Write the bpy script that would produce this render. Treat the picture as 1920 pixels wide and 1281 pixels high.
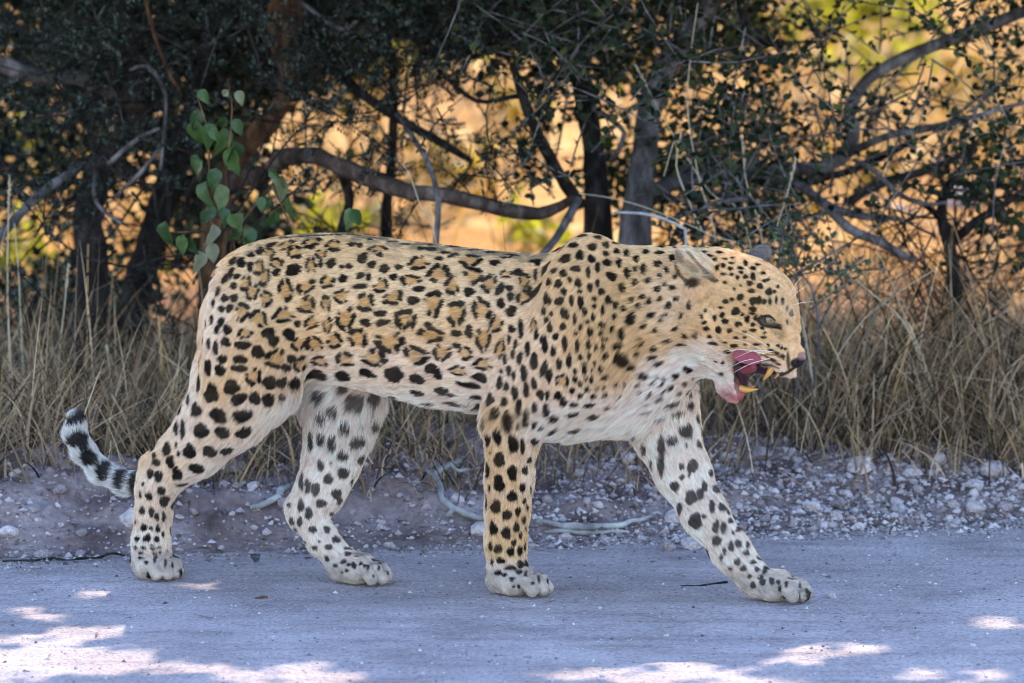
import bpy, math, random
import numpy as np
from mathutils import Vector, Matrix
from mathutils.bvhtree import BVHTree

for o in list(bpy.data.objects):
    bpy.data.objects.remove(o, do_unlink=True)
scene = bpy.context.scene
COL = scene.collection
R = math.radians
rng = np.random.default_rng(7)
random.seed(7)

# ------------------------------------------------------------------ camera
CAM_H, CAM_D, PITCH = 2.0, 12.0, R(7.2456)
LENS = 225.0
cd = bpy.data.cameras.new('camera')
cam = bpy.data.objects.new('camera', cd)
COL.objects.link(cam)
cam.location = (0, -CAM_D, CAM_H)
cam.rotation_euler = (R(90) - PITCH, 0, 0)
cd.lens = LENS
cd.sensor_width = 36.0
cd.clip_end = 2000
cd.dof.use_dof = True
cd.dof.focus_distance = 12.02
cd.dof.aperture_fstop = 225 / 45.0
scene.camera = cam

# ------------------------------------------------------------------ sky and sun
SUN_EL, SUN_AZ = R(46), R(14)          # azimuth: from +Y towards +X (the sun stands behind the bushes)
w = bpy.data.worlds.new('World')
scene.world = w
w.use_nodes = True
nt = w.node_tree
bg = nt.nodes['Background']
sky = nt.nodes.new('ShaderNodeTexSky')
sky.sky_type = 'NISHITA'
sky.sun_disc = False
sky.sun_elevation = SUN_EL
sky.sun_rotation = SUN_AZ
sky.air_density = 1.0
sky.dust_density = 0.2
sky.ozone_density = 2.5
nt.links.new(sky.outputs[0], bg.inputs[0])
bg.inputs[1].default_value = 0.15
sd = bpy.data.lights.new('sun', 'SUN')
sun = bpy.data.objects.new('sun', sd)
COL.objects.link(sun)
sd.energy = 2.0
sd.angle = R(0.53)
sd.color = (1.0, 0.90, 0.74)
SUN_DIR = Vector((math.sin(SUN_AZ) * math.cos(SUN_EL), math.cos(SUN_AZ) * math.cos(SUN_EL), math.sin(SUN_EL)))
sun.rotation_euler = SUN_DIR.to_track_quat('Z', 'Y').to_euler()
sun.location = (3, 12, 14)
vs = scene.view_settings
vs.view_transform = 'Standard'
vs.look = 'None'
vs.exposure = 2.2
vs.gamma = 1.0
scene.render.engine = 'CYCLES'
scene.cycles.use_denoising = True
scene.cycles.denoising_prefilter = 'ACCURATE'
scene.cycles.filter_width = 1.05
scene.cycles.max_bounces = 6
scene.cycles.diffuse_bounces = 3
scene.cycles.glossy_bounces = 2
scene.cycles.transmission_bounces = 3
scene.cycles.transparent_max_bounces = 6
scene.cycles.caustics_reflective = False
scene.cycles.caustics_refractive = False

# ------------------------------------------------------------------ picture point -> place
FPX = LENS / 36.0 * 1920.0
cp, sp_ = math.cos(PITCH), math.sin(PITCH)

def ray(px, py):
    a, b = px - 960.0, 640.5 - py
    return np.array([a, FPX * cp + b * sp_, -FPX * sp_ + b * cp])

def at(px, py, y):
    d = ray(px, py)
    t = (y + CAM_D) / d[1]
    return np.array([d[0] * t, y, CAM_H + d[2] * t])

def ground_at(px, py, z=0.0):
    d = ray(px, py)
    t = (z - CAM_H) / d[2]
    return np.array([d[0] * t, -CAM_D + d[1] * t, z])

def on_ground(px, py, lift=0.0):
    """first place where the line of sight meets the lie of the land"""
    d = ray(px, py); d = d / d[1]
    ys = np.arange(-1.6, 4.0, .004)
    P = np.array([0, -CAM_D, CAM_H]) + d[None] * (ys + CAM_D)[:, None]
    h = np.maximum(gheight(P[:, 0], P[:, 1]), np.where(P[:, 1] < 1.05, rheight(P[:, 0], P[:, 1]), -9)) + lift
    k = np.argmax(P[:, 2] < h)
    return P[k]

def to_px(p):
    p = np.asarray(p)
    x, y, z = p[..., 0], p[..., 1] + CAM_D, p[..., 2] - CAM_H
    dep = y * cp - z * sp_
    up = y * sp_ + z * cp
    return np.stack([960 + FPX * x / dep, 640.5 - FPX * up / dep], -1)

# ------------------------------------------------------------------ helpers
def hash3(i, j, k, seed):
    h = (i * 374761393 + j * 668265263 + k * 2147483647 + seed * 974634777) & 0xFFFFFFFF
    h = ((h ^ (h >> 13)) * 1274126177) & 0xFFFFFFFF
    h = h ^ (h >> 16)
    return (h & 0xFFFFFF) / float(0xFFFFFF)

def vnoise(p, f, seed=0):
    q = np.asarray(p, dtype=np.float64) * f
    i = np.floor(q).astype(np.int64)
    u = q - i
    u = u * u * (3 - 2 * u)
    r = 0
    for a in (0, 1):
        for b in (0, 1):
            for c in (0, 1):
                wgt = (u[..., 0] if a else 1 - u[..., 0]) * (u[..., 1] if b else 1 - u[..., 1]) * (u[..., 2] if c else 1 - u[..., 2])
                r = r + wgt * hash3(i[..., 0] + a, i[..., 1] + b, i[..., 2] + c, seed)
    return r * 2 - 1

def fbm(p, f, n=4, seed=0):
    r, a = 0, 0.5
    for k in range(n):
        r = r + a * vnoise(p, f * 2 ** k, seed + k)
        a *= 0.5
    return r

def sstep(a, b, x):
    t = np.clip((x - a) / (b - a), 0, 1)
    return t * t * (3 - 2 * t)

def mesh_np(name, v, faces, smooth=False):
    """v (N,3); faces (M,k) int array, or a list of such arrays of different k"""
    me = bpy.data.meshes.new(name)
    fl = faces if isinstance(faces, list) else [faces]
    fl = [np.asarray(f, dtype=np.int32) for f in fl if len(f)]
    me.vertices.add(len(v))
    me.vertices.foreach_set('co', np.ascontiguousarray(v, dtype=np.float32).ravel())
    idx = np.concatenate([f.ravel() for f in fl])
    tot = np.concatenate([np.full(len(f), f.shape[1], dtype=np.int32) for f in fl])
    st = np.concatenate([[0], np.cumsum(tot)[:-1]]).astype(np.int32)
    me.loops.add(len(idx))
    me.loops.foreach_set('vertex_index', idx)
    me.polygons.add(len(tot))
    me.polygons.foreach_set('loop_start', st)
    me.polygons.foreach_set('loop_total', tot)
    me.polygons.foreach_set('use_smooth', np.full(len(tot), smooth, dtype=bool))
    me.update(calc_edges=True)
    return me

def link(name, me, mat=None, parent=None, loc=None, rot=None):
    o = bpy.data.objects.new(name, me)
    COL.objects.link(o)
    if mat is not None and not me.materials:
        me.materials.append(mat)
    if parent is not None:
        o.parent = parent
    if loc is not None:
        o.location = loc
    if rot is not None:
        o.rotation_euler = rot
    return o

def tag(o, label=None, cat=None, group=None, kind=None):
    if label: o['label'] = label
    if cat: o['category'] = cat
    if group: o['group'] = group
    if kind: o['kind'] = kind
    return o

def empty(name, loc, label=None, cat=None, group=None):
    o = bpy.data.objects.new(name, None)
    COL.objects.link(o)
    o.location = loc
    o.empty_display_size = 0.1
    return tag(o, label, cat, group)

def catmull(pts, rad, step):
    pts = np.asarray(pts, float); rad = np.asarray(rad, float)
    if len(pts) == 2:
        n = max(2, int(np.linalg.norm(pts[1] - pts[0]) / step))
        t = np.linspace(0, 1, n + 1)[:, None]
        return pts[0] * (1 - t) + pts[1] * t, rad[0] * (1 - t[:, 0]) + rad[1] * t[:, 0]
    P = np.vstack([2 * pts[0] - pts[1], pts, 2 * pts[-1] - pts[-2]])
    op, orr = [], []
    for i in range(len(pts) - 1):
        p0, p1, p2, p3 = P[i:i + 4]
        n = max(2, int(np.linalg.norm(p2 - p1) / step))
        for k in range(n):
            t = k / n
            op.append(0.5 * (2 * p1 + (p2 - p0) * t + (2 * p0 - 5 * p1 + 4 * p2 - p3) * t * t + (3 * p1 - p0 - 3 * p2 + p3) * t ** 3))
            orr.append(rad[i] * (1 - t) + rad[i + 1] * t)
    op.append(pts[-1]); orr.append(rad[-1])
    return np.array(op), np.array(orr)

def tube(pts, rad, sides=8, step=0.03, wob=0.0, knob=0.0, seed=0, cap=True):
    """tapered bent tube -> (verts, quads list)"""
    c, r = catmull(pts, rad, step)
    n = len(c)
    if wob:
        for ax in range(3):
            c[:, ax] += wob * fbm(np.stack([np.arange(n) * step, np.full(n, ax * 7.3), np.full(n, seed * 1.7)], -1), 5.0, 3, seed)
    t = np.gradient(c, axis=0)
    t /= np.linalg.norm(t, axis=1)[:, None] + 1e-9
    ref = np.array([0.31, 0.9, 0.3])
    a = np.cross(t, ref); a /= np.linalg.norm(a, axis=1)[:, None] + 1e-9
    b = np.cross(t, a)
    ang = np.arange(sides) / sides * 2 * np.pi
    ring = np.cos(ang)[None, :, None] * a[:, None, :] + np.sin(ang)[None, :, None] * b[:, None, :]
    rr = np.repeat(r[:, None], sides, 1)
    if knob:
        q = c[:, None, :] + ring * r[:, None, None]
        rr = rr * (1 + knob * fbm(q.reshape(-1, 3), 0.7 / max(r.mean(), 1e-4), 3, seed + 3).reshape(n, sides)
                   + 0.5 * knob * vnoise(np.stack([np.repeat(ang[None], n, 0) * 2.2, np.repeat(np.arange(n)[:, None] * 0.12, sides, 1), np.full((n, sides), seed + .5)], -1), 1.0, seed))
    v = (c[:, None, :] + ring * rr[:, :, None]).reshape(-1, 3)
    i = np.arange(n - 1)[:, None] * sides
    j = np.arange(sides)[None, :]
    j2 = (j + 1) % sides
    f = np.stack([i + j, i + j2, i + sides + j2, i + sides + j], -1).reshape(-1, 4)
    if cap:
        v = np.vstack([v, c[0] - t[0] * r[0] * .3, c[-1] + t[-1] * r[-1] * .4])
        k = np.arange(sides); k2 = (k + 1) % sides
        e0, e1 = len(v) - 2, len(v) - 1
        f = np.vstack([f, np.stack([k2, k, np.full(sides, e0), np.full(sides, e0)], -1)[:, :4],
                       np.stack([(n - 1) * sides + k, (n - 1) * sides + k2, np.full(sides, e1), np.full(sides, e1)], -1)])
        tri = f[f[:, 2] == f[:, 3]][:, :3]
        f = f[f[:, 2] != f[:, 3]]
        return v, f, tri
    return v, f, np.zeros((0, 3), int)

class MB:
    def __init__(s):
        s.v, s.q, s.t, s.n = [], [], [], 0
    def add(s, v, q=None, t=None):
        s.v.append(np.asarray(v, float))
        if q is not None and len(q): s.q.append(np.asarray(q) + s.n)
        if t is not None and len(t): s.t.append(np.asarray(t) + s.n)
        s.n += len(v)
        return s
    def tube(s, *a, **k):
        return s.add(*tube(*a, **k))
    def mesh(s, name, smooth=True):
        return mesh_np(name, np.vstack(s.v), ([np.vstack(s.q)] if s.q else []) + ([np.vstack(s.t)] if s.t else []), smooth)

# ------------------------------------------------------------------ materials
def newmat(name):
    m = bpy.data.materials.new(name)
    m.use_nodes = True
    return m, m.node_tree, m.node_tree.nodes['Principled BSDF']

def N(nt, typ, **kw):
    n = nt.nodes.new(typ)
    for k, v in kw.items():
        if k in n.inputs.keys(): n.inputs[k].default_value = v
        else: setattr(n, k, v)
    return n

def ramp(nt, stops, src):
    r = nt.nodes.new('ShaderNodeValToRGB')
    e = r.color_ramp.elements
    while len(e) < len(stops): e.new(0.5)
    for el, (p, c) in zip(e, stops):
        el.position = p
        el.color = (*c, 1)
    nt.links.new(src, r.inputs[0])
    return r

def simple_mat(name, col, rough=0.7, spec=0.3):
    m, t, b = newmat(name)
    b.inputs['Base Color'].default_value = (*col, 1)
    b.inputs['Roughness'].default_value = rough
    b.inputs['Specular IOR Level'].default_value = spec
    return m
# ================================================================== ground, road, stones
def edge(x):
    return .585 + .24 * np.asarray(x) + .05 * vnoise(np.stack([np.asarray(x), 0 * np.asarray(x), 0 * np.asarray(x) + 3.3], -1), 1.7, 5)

def gheight(x, y):
    x = np.asarray(x, float); y = np.asarray(y, float)
    s_ = y - (.585 + .24 * np.clip(x, -2.2, 2.2))
    p = np.stack([x, y, 0 * x], -1)
    near = sstep(-.06, .02, s_) * (1 - sstep(3, 9, s_))
    top = (.080 - .014 * np.clip(x, -1, 1)) * sstep(-.02, .42, s_) * (1 - .35 * sstep(.7, 1.6, s_))
    lump = (.075 * fbm(p, 3.2, 3, 11) + .045 * np.abs(fbm(p, 9.0, 3, 12)) + .020 * fbm(p, 30.0, 3, 13)) * near
    far = .25 * fbm(p, .18, 3, 15) * sstep(4, 14, y)
    flat = -.016 * (1 - sstep(-.06, .03, s_))
    return flat + top + lump * sstep(-.06, .25, s_) + far

def rheight(x, y):
    p = np.stack([x, y, 0 * x], -1)
    s_ = y - (.585 + .24 * np.clip(x, -2.2, 2.2))
    paws = np.exp(-(((x + .0) / 1.2) ** 2 + (y / .5) ** 2))
    return (.006 * fbm(p, 2.3, 3, 21) + .0035 * fbm(p, 14.0, 3, 22) + .0030 * fbm(p, 45.0, 2, 24)) * (1 - .6 * paws) - .006 * sstep(-.02, .12, s_) - .002

def axis_coords(parts):
    out = []
    for a, b, st in parts:
        out.append(np.arange(a, b, st))
    return np.concatenate(out + [[parts[-1][1]]])

def grid(name, xs, ys, zf):
    X, Y = np.meshgrid(xs, ys, indexing='ij')
    v = np.stack([X, Y, zf(X, Y)], -1).reshape(-1, 3)
    n, m = len(xs), len(ys)
    i = np.arange(n - 1)[:, None] * m; j = np.arange(m - 1)[None]
    q = np.stack([i + j, i + m + j, i + m + j + 1, i + j + 1], -1).reshape(-1, 4)
    return mesh_np(name, v, q, True)

m_gnd, t, b = newmat('verge_soil')
tc_ = N(t, 'ShaderNodeTexCoord')
n1 = N(t, 'ShaderNodeTexNoise', Scale=9.0, Detail=8.0); t.links.new(tc_.outputs['Object'], n1.inputs['Vector'])
n2 = N(t, 'ShaderNodeTexNoise', Scale=70.0, Detail=6.0); t.links.new(tc_.outputs['Object'], n2.inputs['Vector'])
n3 = N(t, 'ShaderNodeTexNoise', Scale=.55, Detail=5.0); t.links.new(tc_.outputs['Object'], n3.inputs['Vector'])
ra = ramp(t, [(.32, (.10, .066, .060)), (.5, (.24, .168, .156)), (.7, (.40, .305, .29))], n1.outputs[0])
n5 = N(t, 'ShaderNodeTexNoise', Scale=2.6, Detail=3.0); t.links.new(tc_.outputs['Object'], n5.inputs['Vector'])
ad = N(t, 'ShaderNodeMath', operation='MULTIPLY_ADD'); t.links.new(n5.outputs[0], ad.inputs[0]); ad.inputs[1].default_value = .75; ad.inputs[2].default_value = -.37
ad2 = N(t, 'ShaderNodeMath', operation='ADD'); t.links.new(ad.outputs[0], ad2.inputs[0]); t.links.new(n3.outputs[0], ad2.inputs[1])
rb = ramp(t, [(.3, (.20, .088, .024)), (.45, (.38, .175, .046)), (.58, (.50, .255, .075)), (.72, (.66, .43, .18))], ad2.outputs[0])
sp = N(t, 'ShaderNodeSeparateXYZ'); t.links.new(tc_.outputs['Object'], sp.inputs[0])
mr = N(t, 'ShaderNodeMapRange'); mr.inputs['From Min'].default_value = 2.6; mr.inputs['From Max'].default_value = 4.4; t.links.new(sp.outputs['Y'], mr.inputs['Value'])
mx = N(t, 'ShaderNodeMixRGB'); t.links.new(mr.outputs[0], mx.inputs[0]); t.links.new(ra.outputs[0], mx.inputs[1]); t.links.new(rb.outputs[0], mx.inputs[2])
mx2 = N(t, 'ShaderNodeMixRGB', blend_type='MULTIPLY'); mx2.inputs[0].default_value = .6
r3 = ramp(t, [(.3, (.55, .55, .55)), (.65, (1.15, 1.15, 1.15))], n2.outputs[0])
t.links.new(mx.outputs[0], mx2.inputs[1]); t.links.new(r3.outputs[0], mx2.inputs[2])
t.links.new(mx2.outputs[0], b.inputs['Base Color'])
b.inputs['Roughness'].default_value = .95; b.inputs['Specular IOR Level'].default_value = .1
bp = N(t, 'ShaderNodeBump', Strength=.8, Distance=.01); t.links.new(n2.outputs[0], bp.inputs['Height']); t.links.new(bp.outputs[0], b.inputs['Normal'])
xs = axis_coords([(-160, -20, 8), (-20, -4, .7), (-4, -1.7, .12), (-1.7, 1.7, .014), (1.7, 4, .12), (4, 20, .7), (20, 160, 8)])
ys = axis_coords([(-40, -14, 4), (-14, .1, .8), (.1, 2.2, .014), (2.2, 6, .1), (6, 30, .6), (30, 300, 10)])
GROUND = tag(link('ground', grid('ground', xs, ys, gheight), m_gnd), kind='structure')

m_road, t, b = newmat('road_dust')
tc_ = N(t, 'ShaderNodeTexCoord')
n1 = N(t, 'ShaderNodeTexNoise', Scale=3.0, Detail=9.0, Roughness=.62); t.links.new(tc_.outputs['Object'], n1.inputs['Vector'])
n2 = N(t, 'ShaderNodeTexNoise', Scale=120.0, Detail=5.0); t.links.new(tc_.outputs['Object'], n2.inputs['Vector'])
n3 = N(t, 'ShaderNodeTexVoronoi', Scale=85.0); t.links.new(tc_.outputs['Object'], n3.inputs['Vector'])
ra = ramp(t, [(.3, (.30, .24, .235)), (.5, (.42, .340, .335)), (.7, (.53, .435, .425))], n1.outputs[0])
r2 = ramp(t, [(.30, (.48, .46, .46)), (.5, (1, 1, 1)), (.72, (1.18, 1.18, 1.18))], n2.outputs[0])
r3 = ramp(t, [(.02, (.55, .52, .5)), (.12, (1, 1, 1))], n3.outputs['Distance'])
ma = N(t, 'ShaderNodeMixRGB', blend_type='MULTIPLY'); ma.inputs[0].default_value = .7
mb_ = N(t, 'ShaderNodeMixRGB', blend_type='MULTIPLY'); mb_.inputs[0].default_value = .5
t.links.new(ra.outputs[0], ma.inputs[1]); t.links.new(r2.outputs[0], ma.inputs[2])
t.links.new(ma.outputs[0], mb_.inputs[1]); t.links.new(r3.outputs[0], mb_.inputs[2])
t.links.new(mb_.outputs[0], b.inputs['Base Color'])
b.inputs['Roughness'].default_value = .95; b.inputs['Specular IOR Level'].default_value = .1
mp = N(t, 'ShaderNodeMapping'); mp.inputs['Scale'].default_value = (.9, 5, 1); mp.inputs['Rotation'].default_value = (0, 0, .22); t.links.new(tc_.outputs['Object'], mp.inputs[0])
n4 = N(t, 'ShaderNodeTexNoise', Scale=3.0, Detail=7.0, Roughness=.7); t.links.new(mp.outputs[0], n4.inputs['Vector'])
r4 = ramp(t, [(.32, (.66, .60, .60)), (.5, (1, 1, 1)), (.7, (1.12, 1.1, 1.1))], n4.outputs[0])
mc_ = N(t, 'ShaderNodeMixRGB', blend_type='MULTIPLY'); mc_.inputs[0].default_value = .75
t.links.new(mb_.outputs[0], mc_.inputs[1]); t.links.new(r4.outputs[0], mc_.inputs[2]); t.links.new(mc_.outputs[0], b.inputs['Base Color'])
bp = N(t, 'ShaderNodeBump', Strength=1.0, Distance=.008); t.links.new(n2.outputs[0], bp.inputs['Height'])
bp2 = N(t, 'ShaderNodeBump', Strength=.5, Distance=.03); t.links.new(n1.outputs[0], bp2.inputs['Height']); t.links.new(bp.outputs[0], bp2.inputs['Normal']); t.links.new(bp2.outputs[0], b.inputs['Normal'])
xs = axis_coords([(-60, -8, 4), (-8, -1.6, .2), (-1.6, 1.6, .011), (1.6, 8, .2), (8, 60, 4)])
ys = axis_coords([(-16, -1.6, .3), (-1.6, 1.05, .011)])
ROAD = tag(link('road', grid('road', xs, ys, rheight), m_road), kind='structure')

# stones: a few angular shapes, shared by all copies
m_stone, t, b = newmat('limestone')
tc_ = N(t, 'ShaderNodeTexCoord'); oi = N(t, 'ShaderNodeObjectInfo')
n1 = N(t, 'ShaderNodeTexNoise', Scale=3.0, Detail=8.0); t.links.new(tc_.outputs['Object'], n1.inputs['Vector'])
ra = ramp(t, [(.3, (.40, .32, .31)), (.5, (.60, .50, .49)), (.7, (.76, .66, .65))], n1.outputs[0])
r2 = ramp(t, [(0, (.45, .42, .42)), (.35, (.8, .76, .74)), (1, (1.15, 1.12, 1.1))], oi.outputs['Random'])
ma = N(t, 'ShaderNodeMixRGB', blend_type='MULTIPLY'); ma.inputs[0].default_value = 1
t.links.new(ra.outputs[0], ma.inputs[1]); t.links.new(r2.outputs[0], ma.inputs[2]); t.links.new(ma.outputs[0], b.inputs['Base Color'])
b.inputs['Roughness'].default_value = .9; b.inputs['Specular IOR Level'].default_value = .15
bp = N(t, 'ShaderNodeBump', Strength=.5, Distance=.05); t.links.new(n1.outputs[0], bp.inputs['Height']); t.links.new(bp.outputs[0], b.inputs['Normal'])
import bmesh
def stone_mesh(seed, sub=2, squash=.7):
    bm = bmesh.new(); bmesh.ops.create_icosphere(bm, subdivisions=sub, radius=1.0)
    v = np.array([x.co[:] for x in bm.verts])
    r_ = np.random.default_rng(seed)
    for _ in range(9):                                   # chip flat facets
        n_ = r_.normal(size=3); n_ /= np.linalg.norm(n_)
        d_ = v @ n_; lim = r_.uniform(.55, .85)
        v -= np.maximum(d_ - lim, 0)[:, None] * n_
    v *= (1 + .10 * fbm(v + seed, 1.7, 3, seed))[:, None]
    v *= np.array([1, r_.uniform(.65, .95), squash * r_.uniform(.8, 1.1)])
    for x, c in zip(bm.verts, v): x.co = c
    me = bpy.data.meshes.new('stone'); bm.to_mesh(me); bm.free()
    me.materials.append(m_stone)
    return me
STONES = [stone_mesh(100 + i, 2) for i in range(9)]
def drop_z(x, y):
    return float(max(gheight(x, y), rheight(np.array(x), np.array(y)) if y < 1.05 else -9))
sr = np.random.default_rng(3)
placed = []
def put_stone(x, y, r_, nm='stone', parent=GROUND):
    z = drop_z(x, y) + r_ * sr.uniform(.05, .38)
    o = link(nm, STONES[sr.integers(len(STONES))], None, parent, (x, y, z), (sr.uniform(-.4, .4), sr.uniform(-.4, .4), sr.uniform(0, 6.28)))
    o.scale = (r_, r_ * sr.uniform(.8, 1.1), r_ * sr.uniform(.8, 1.1))
    placed.append((x, y, r_))
    return o
k = 0
while k < 285:                                            # rubble of the verge, denser and paler to the right
    px = sr.uniform(-20, 1940); py = sr.uniform(862, 1062)
    dens = .35 + .65 * sstep(900, 1500, px)
    if sr.random() > dens: continue
    p = on_ground(px, py)
    s_ = p[1] - edge(p[0])
    if s_ < -.03 or s_ > .62: continue
    r_ = min(.036, (.0070 + .004 * sstep(1000, 1500, px)) * sr.pareto(2.0) + .006)
    if any((p[0] - a) ** 2 + (p[1] - c) ** 2 < (.8 * (r_ + q)) ** 2 for a, c, q in placed): continue
    put_stone(p[0], p[1], r_); k += 1
for _ in range(14):                                       # a few on the road itself
    px, py = sr.uniform(0, 1920), sr.uniform(1010, 1270)
    p = ground_at(px, py); put_stone(p[0], p[1], sr.uniform(.004, .008))
for _ in range(4):                                       # pale rocks lying in the sun beyond the bushes
    px, py = sr.uniform(1380, 1880), sr.uniform(330, 455)
    p = ground_at(px, py); put_stone(p[0], p[1], sr.uniform(.04, .10))
def rock(px, py, r_, label, pale=True, nm='rock', z=None):
    p = on_ground(px, py)
    o = put_stone(p[0], p[1], r_, nm, None)
    o.location.z = drop_z(p[0], p[1]) + r_ * .38
    return tag(o, label, 'rock')
rock(1832, 962, .027, 'pale rounded rock lying alone at the foot of the rubble bank near the picture edge')
rock(1754, 872, .024, 'pale lumpy rock on top of the rubble bank under the dry grass')
rock(1296, 1030, .026, 'whitish rock on the road behind the reaching front paw', z=0)
rock(1256, 1032, .018, 'smaller whitish rock beside the larger one behind the reaching front paw', z=0)
rock(1560, 1121, .011, 'small pinkish stone just ahead of the foremost paw', z=0)
rock(1000, 1030, .013, 'round pale stone right behind the straight front leg', z=0)
rock(440, 1053, .014, 'greyish stone at the road edge next to the dark pebble', z=0)
m_dark, t, b = newmat('dark_pebble_stone')
ns = N(t, 'ShaderNodeTexNoise', Scale=4.0, Detail=4.0)
rp = ramp(t, [(.3, (.03, .03, .036)), (.7, (.10, .095, .10))], ns.outputs[0]); t.links.new(rp.outputs[0], b.inputs['Base Color']); b.inputs['Roughness'].default_value = .45
dm = stone_mesh(140, 3, .8); dm.materials.clear(); dm.materials.append(m_dark)
p = ground_at(480, 1055); tag(link('pebble', dm, None, None, (p[0], p[1], .010), (0, 0, .4)), 'smooth dark pebble on the road edge between the hind paws', 'pebble').scale = (.014, .011, .012)

# gravel and crumbs too small to tell apart
def crumbs(name, pts, rad, mat, seed):
    r_ = np.random.default_rng(seed); n = len(pts)
    base = np.array([[1, 0, 0], [-1, 0, 0], [0, 1, 0], [0, -1, 0], [0, 0, 1], [0, 0, -1]], float)
    v = base[None] * r_.uniform(.55, 1.15, (n, 6, 1)) + r_.normal(0, .16, (n, 6, 3))
    a = r_.uniform(0, 6.28, n); ca, sa = np.cos(a), np.sin(a)
    v = np.stack([v[..., 0] * ca[:, None] - v[..., 1] * sa[:, None], v[..., 0] * sa[:, None] + v[..., 1] * ca[:, None], v[..., 2] * .7], -1)
    v = v * rad[:, None, None] + pts[:, None]
    f = np.array([[0, 2, 4], [2, 1, 4], [1, 3, 4], [3, 0, 4], [2, 0, 5], [1, 2, 5], [3, 1, 5], [0, 3, 5]])
    fs = (f[None] + (np.arange(n) * 6)[:, None, None]).reshape(-1, 3)
    return link(name, mesh_np(name, v.reshape(-1, 3), fs, False), mat)
m_grav, t, b = newmat('gravel_bits')
ge = N(t, 'ShaderNodeNewGeometry')
rp = ramp(t, [(0, (.09, .066, .062)), (.3, (.27, .205, .195)), (.65, (.44, .36, .35)), (1, (.62, .53, .52))], ge.outputs['Random Per Island'])
t.links.new(rp.outputs[0], b.inputs['Base Color']); b.inputs['Roughness'].default_value = .95; b.inputs['Specular IOR Level'].default_value = .1
gp = np.stack([sr.uniform(-1.25, 1.25, 60000), sr.uniform(.2, 1.7, 60000), np.zeros(60000)], -1)
s_ = gp[:, 1] - (.585 + .24 * gp[:, 0])
gp = gp[(s_ > -.05 - .1 * sr.random(60000)) & (s_ < .62) & (sr.random(60000) < .20 + .65 * sstep(-.3, .5, gp[:, 0]))][:26000]
gp[:, 2] = np.maximum(gheight(gp[:, 0], gp[:, 1]), rheight(gp[:, 0], gp[:, 1]) - 9 * (gp[:, 1] > 1.05)) + .0012
tag(crumbs('gravel', gp, .0026 + .0030 * sr.pareto(2.4, len(gp)).clip(0, 3), m_grav, 5), 'loose pale gravel and soil crumbs strewn over the verge bank', 'gravel', kind='stuff')
# rubble: broken lumps between the larger stones
def rubble(name, pts, rad, mat, seed):
    r_ = np.random.default_rng(seed); n = len(pts)
    mb = MB()
    for i, (p, q) in enumerate(zip(pts, rad)):
        v = KV[i % 6] @ np.array(Matrix.Rotation(r_.uniform(0, 6.28), 3, 'Z') @ Matrix.Rotation(r_.uniform(-.6, .6), 3, 'X')).T
        mb.add(v * q + p, None, KF[i % 6])
    return link(name, mb.mesh(name, False), mat)
KV, KF = [], []
for i in range(6):
    me = stone_mesh(300 + i, 1)
    KV.append(np.array([x.co[:] for x in me.vertices])); KF.append(np.array([list(x.vertices) for x in me.polygons]))
rp_ = np.stack([sr.uniform(-1.2, 1.2, 9000), sr.uniform(.2, 1.5, 9000), np.zeros(9000)], -1)
s_ = rp_[:, 1] - (.585 + .24 * rp_[:, 0])
rp_ = rp_[(s_ > -.03) & (s_ < .42) & (sr.random(9000) < .08 + .85 * sstep(-.1, .45, rp_[:, 0]))][:1900]
rp_[:, 2] = gheight(rp_[:, 0], rp_[:, 1]) + .002
tag(rubble('rubble', rp_, .0045 + .0032 * sr.pareto(2.2, len(rp_)).clip(0, 3.2), m_grav, 9), 'broken pale rubble lumps heaped along the verge bank', 'rubble', kind='stuff')
gp = np.stack([sr.uniform(-1.15, 1.15, 9500), sr.uniform(-1.25, .8, 9500), np.zeros(9500)], -1)
gp = gp[gp[:, 1] < .62 + .24 * gp[:, 0]]
gp[:, 2] = rheight(gp[:, 0], gp[:, 1]) + .0006
m_grit, t, b = newmat('road_grit_bits')
ge = N(t, 'ShaderNodeNewGeometry')
rp = ramp(t, [(0, (.07, .06, .06)), (.25, (.24, .21, .20)), (.6, (.45, .41, .40)), (1, (.6, .56, .55))], ge.outputs['Random Per Island'])
t.links.new(rp.outputs[0], b.inputs['Base Color']); b.inputs['Roughness'].default_value = .95
tag(crumbs('road_grit', gp, .0010 + .0011 * sr.pareto(2.4, len(gp)).clip(0, 4), m_grit, 6), 'fine grit and tiny stones scattered over the dusty road', 'grit', kind='stuff')
# ================================================================== trees
def bark(name, c0, c1, c2, sc=30.0):
    m, t, b = newmat(name)
    tc_ = N(t, 'ShaderNodeTexCoord')
    mp = N(t, 'ShaderNodeMapping'); mp.inputs['Scale'].default_value = (1, 1, .35); t.links.new(tc_.outputs['Object'], mp.inputs[0])
    n1 = N(t, 'ShaderNodeTexNoise', Scale=sc, Detail=8.0, Roughness=.65); t.links.new(mp.outputs[0], n1.inputs['Vector'])
    n2 = N(t, 'ShaderNodeTexNoise', Scale=6.0, Detail=3.0); t.links.new(tc_.outputs['Object'], n2.inputs['Vector'])
    rp = ramp(t, [(.32, c0), (.5, c1), (.68, c2)], n1.outputs[0])
    mx = N(t, 'ShaderNodeMixRGB', blend_type='MULTIPLY'); mx.inputs[0].default_value = .7
    r2 = ramp(t, [(.35, (.55, .5, .48)), (.65, (1.2, 1.15, 1.1))], n2.outputs[0])
    t.links.new(rp.outputs[0], mx.inputs[1]); t.links.new(r2.outputs[0], mx.inputs[2]); t.links.new(mx.outputs[0], b.inputs['Base Color'])
    b.inputs['Roughness'].default_value = .9; b.inputs['Specular IOR Level'].default_value = .15
    bp = N(t, 'ShaderNodeBump', Strength=1.0, Distance=.012); t.links.new(n1.outputs[0], bp.inputs['Height']); t.links.new(bp.outputs[0], b.inputs['Normal'])
    return m
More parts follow.
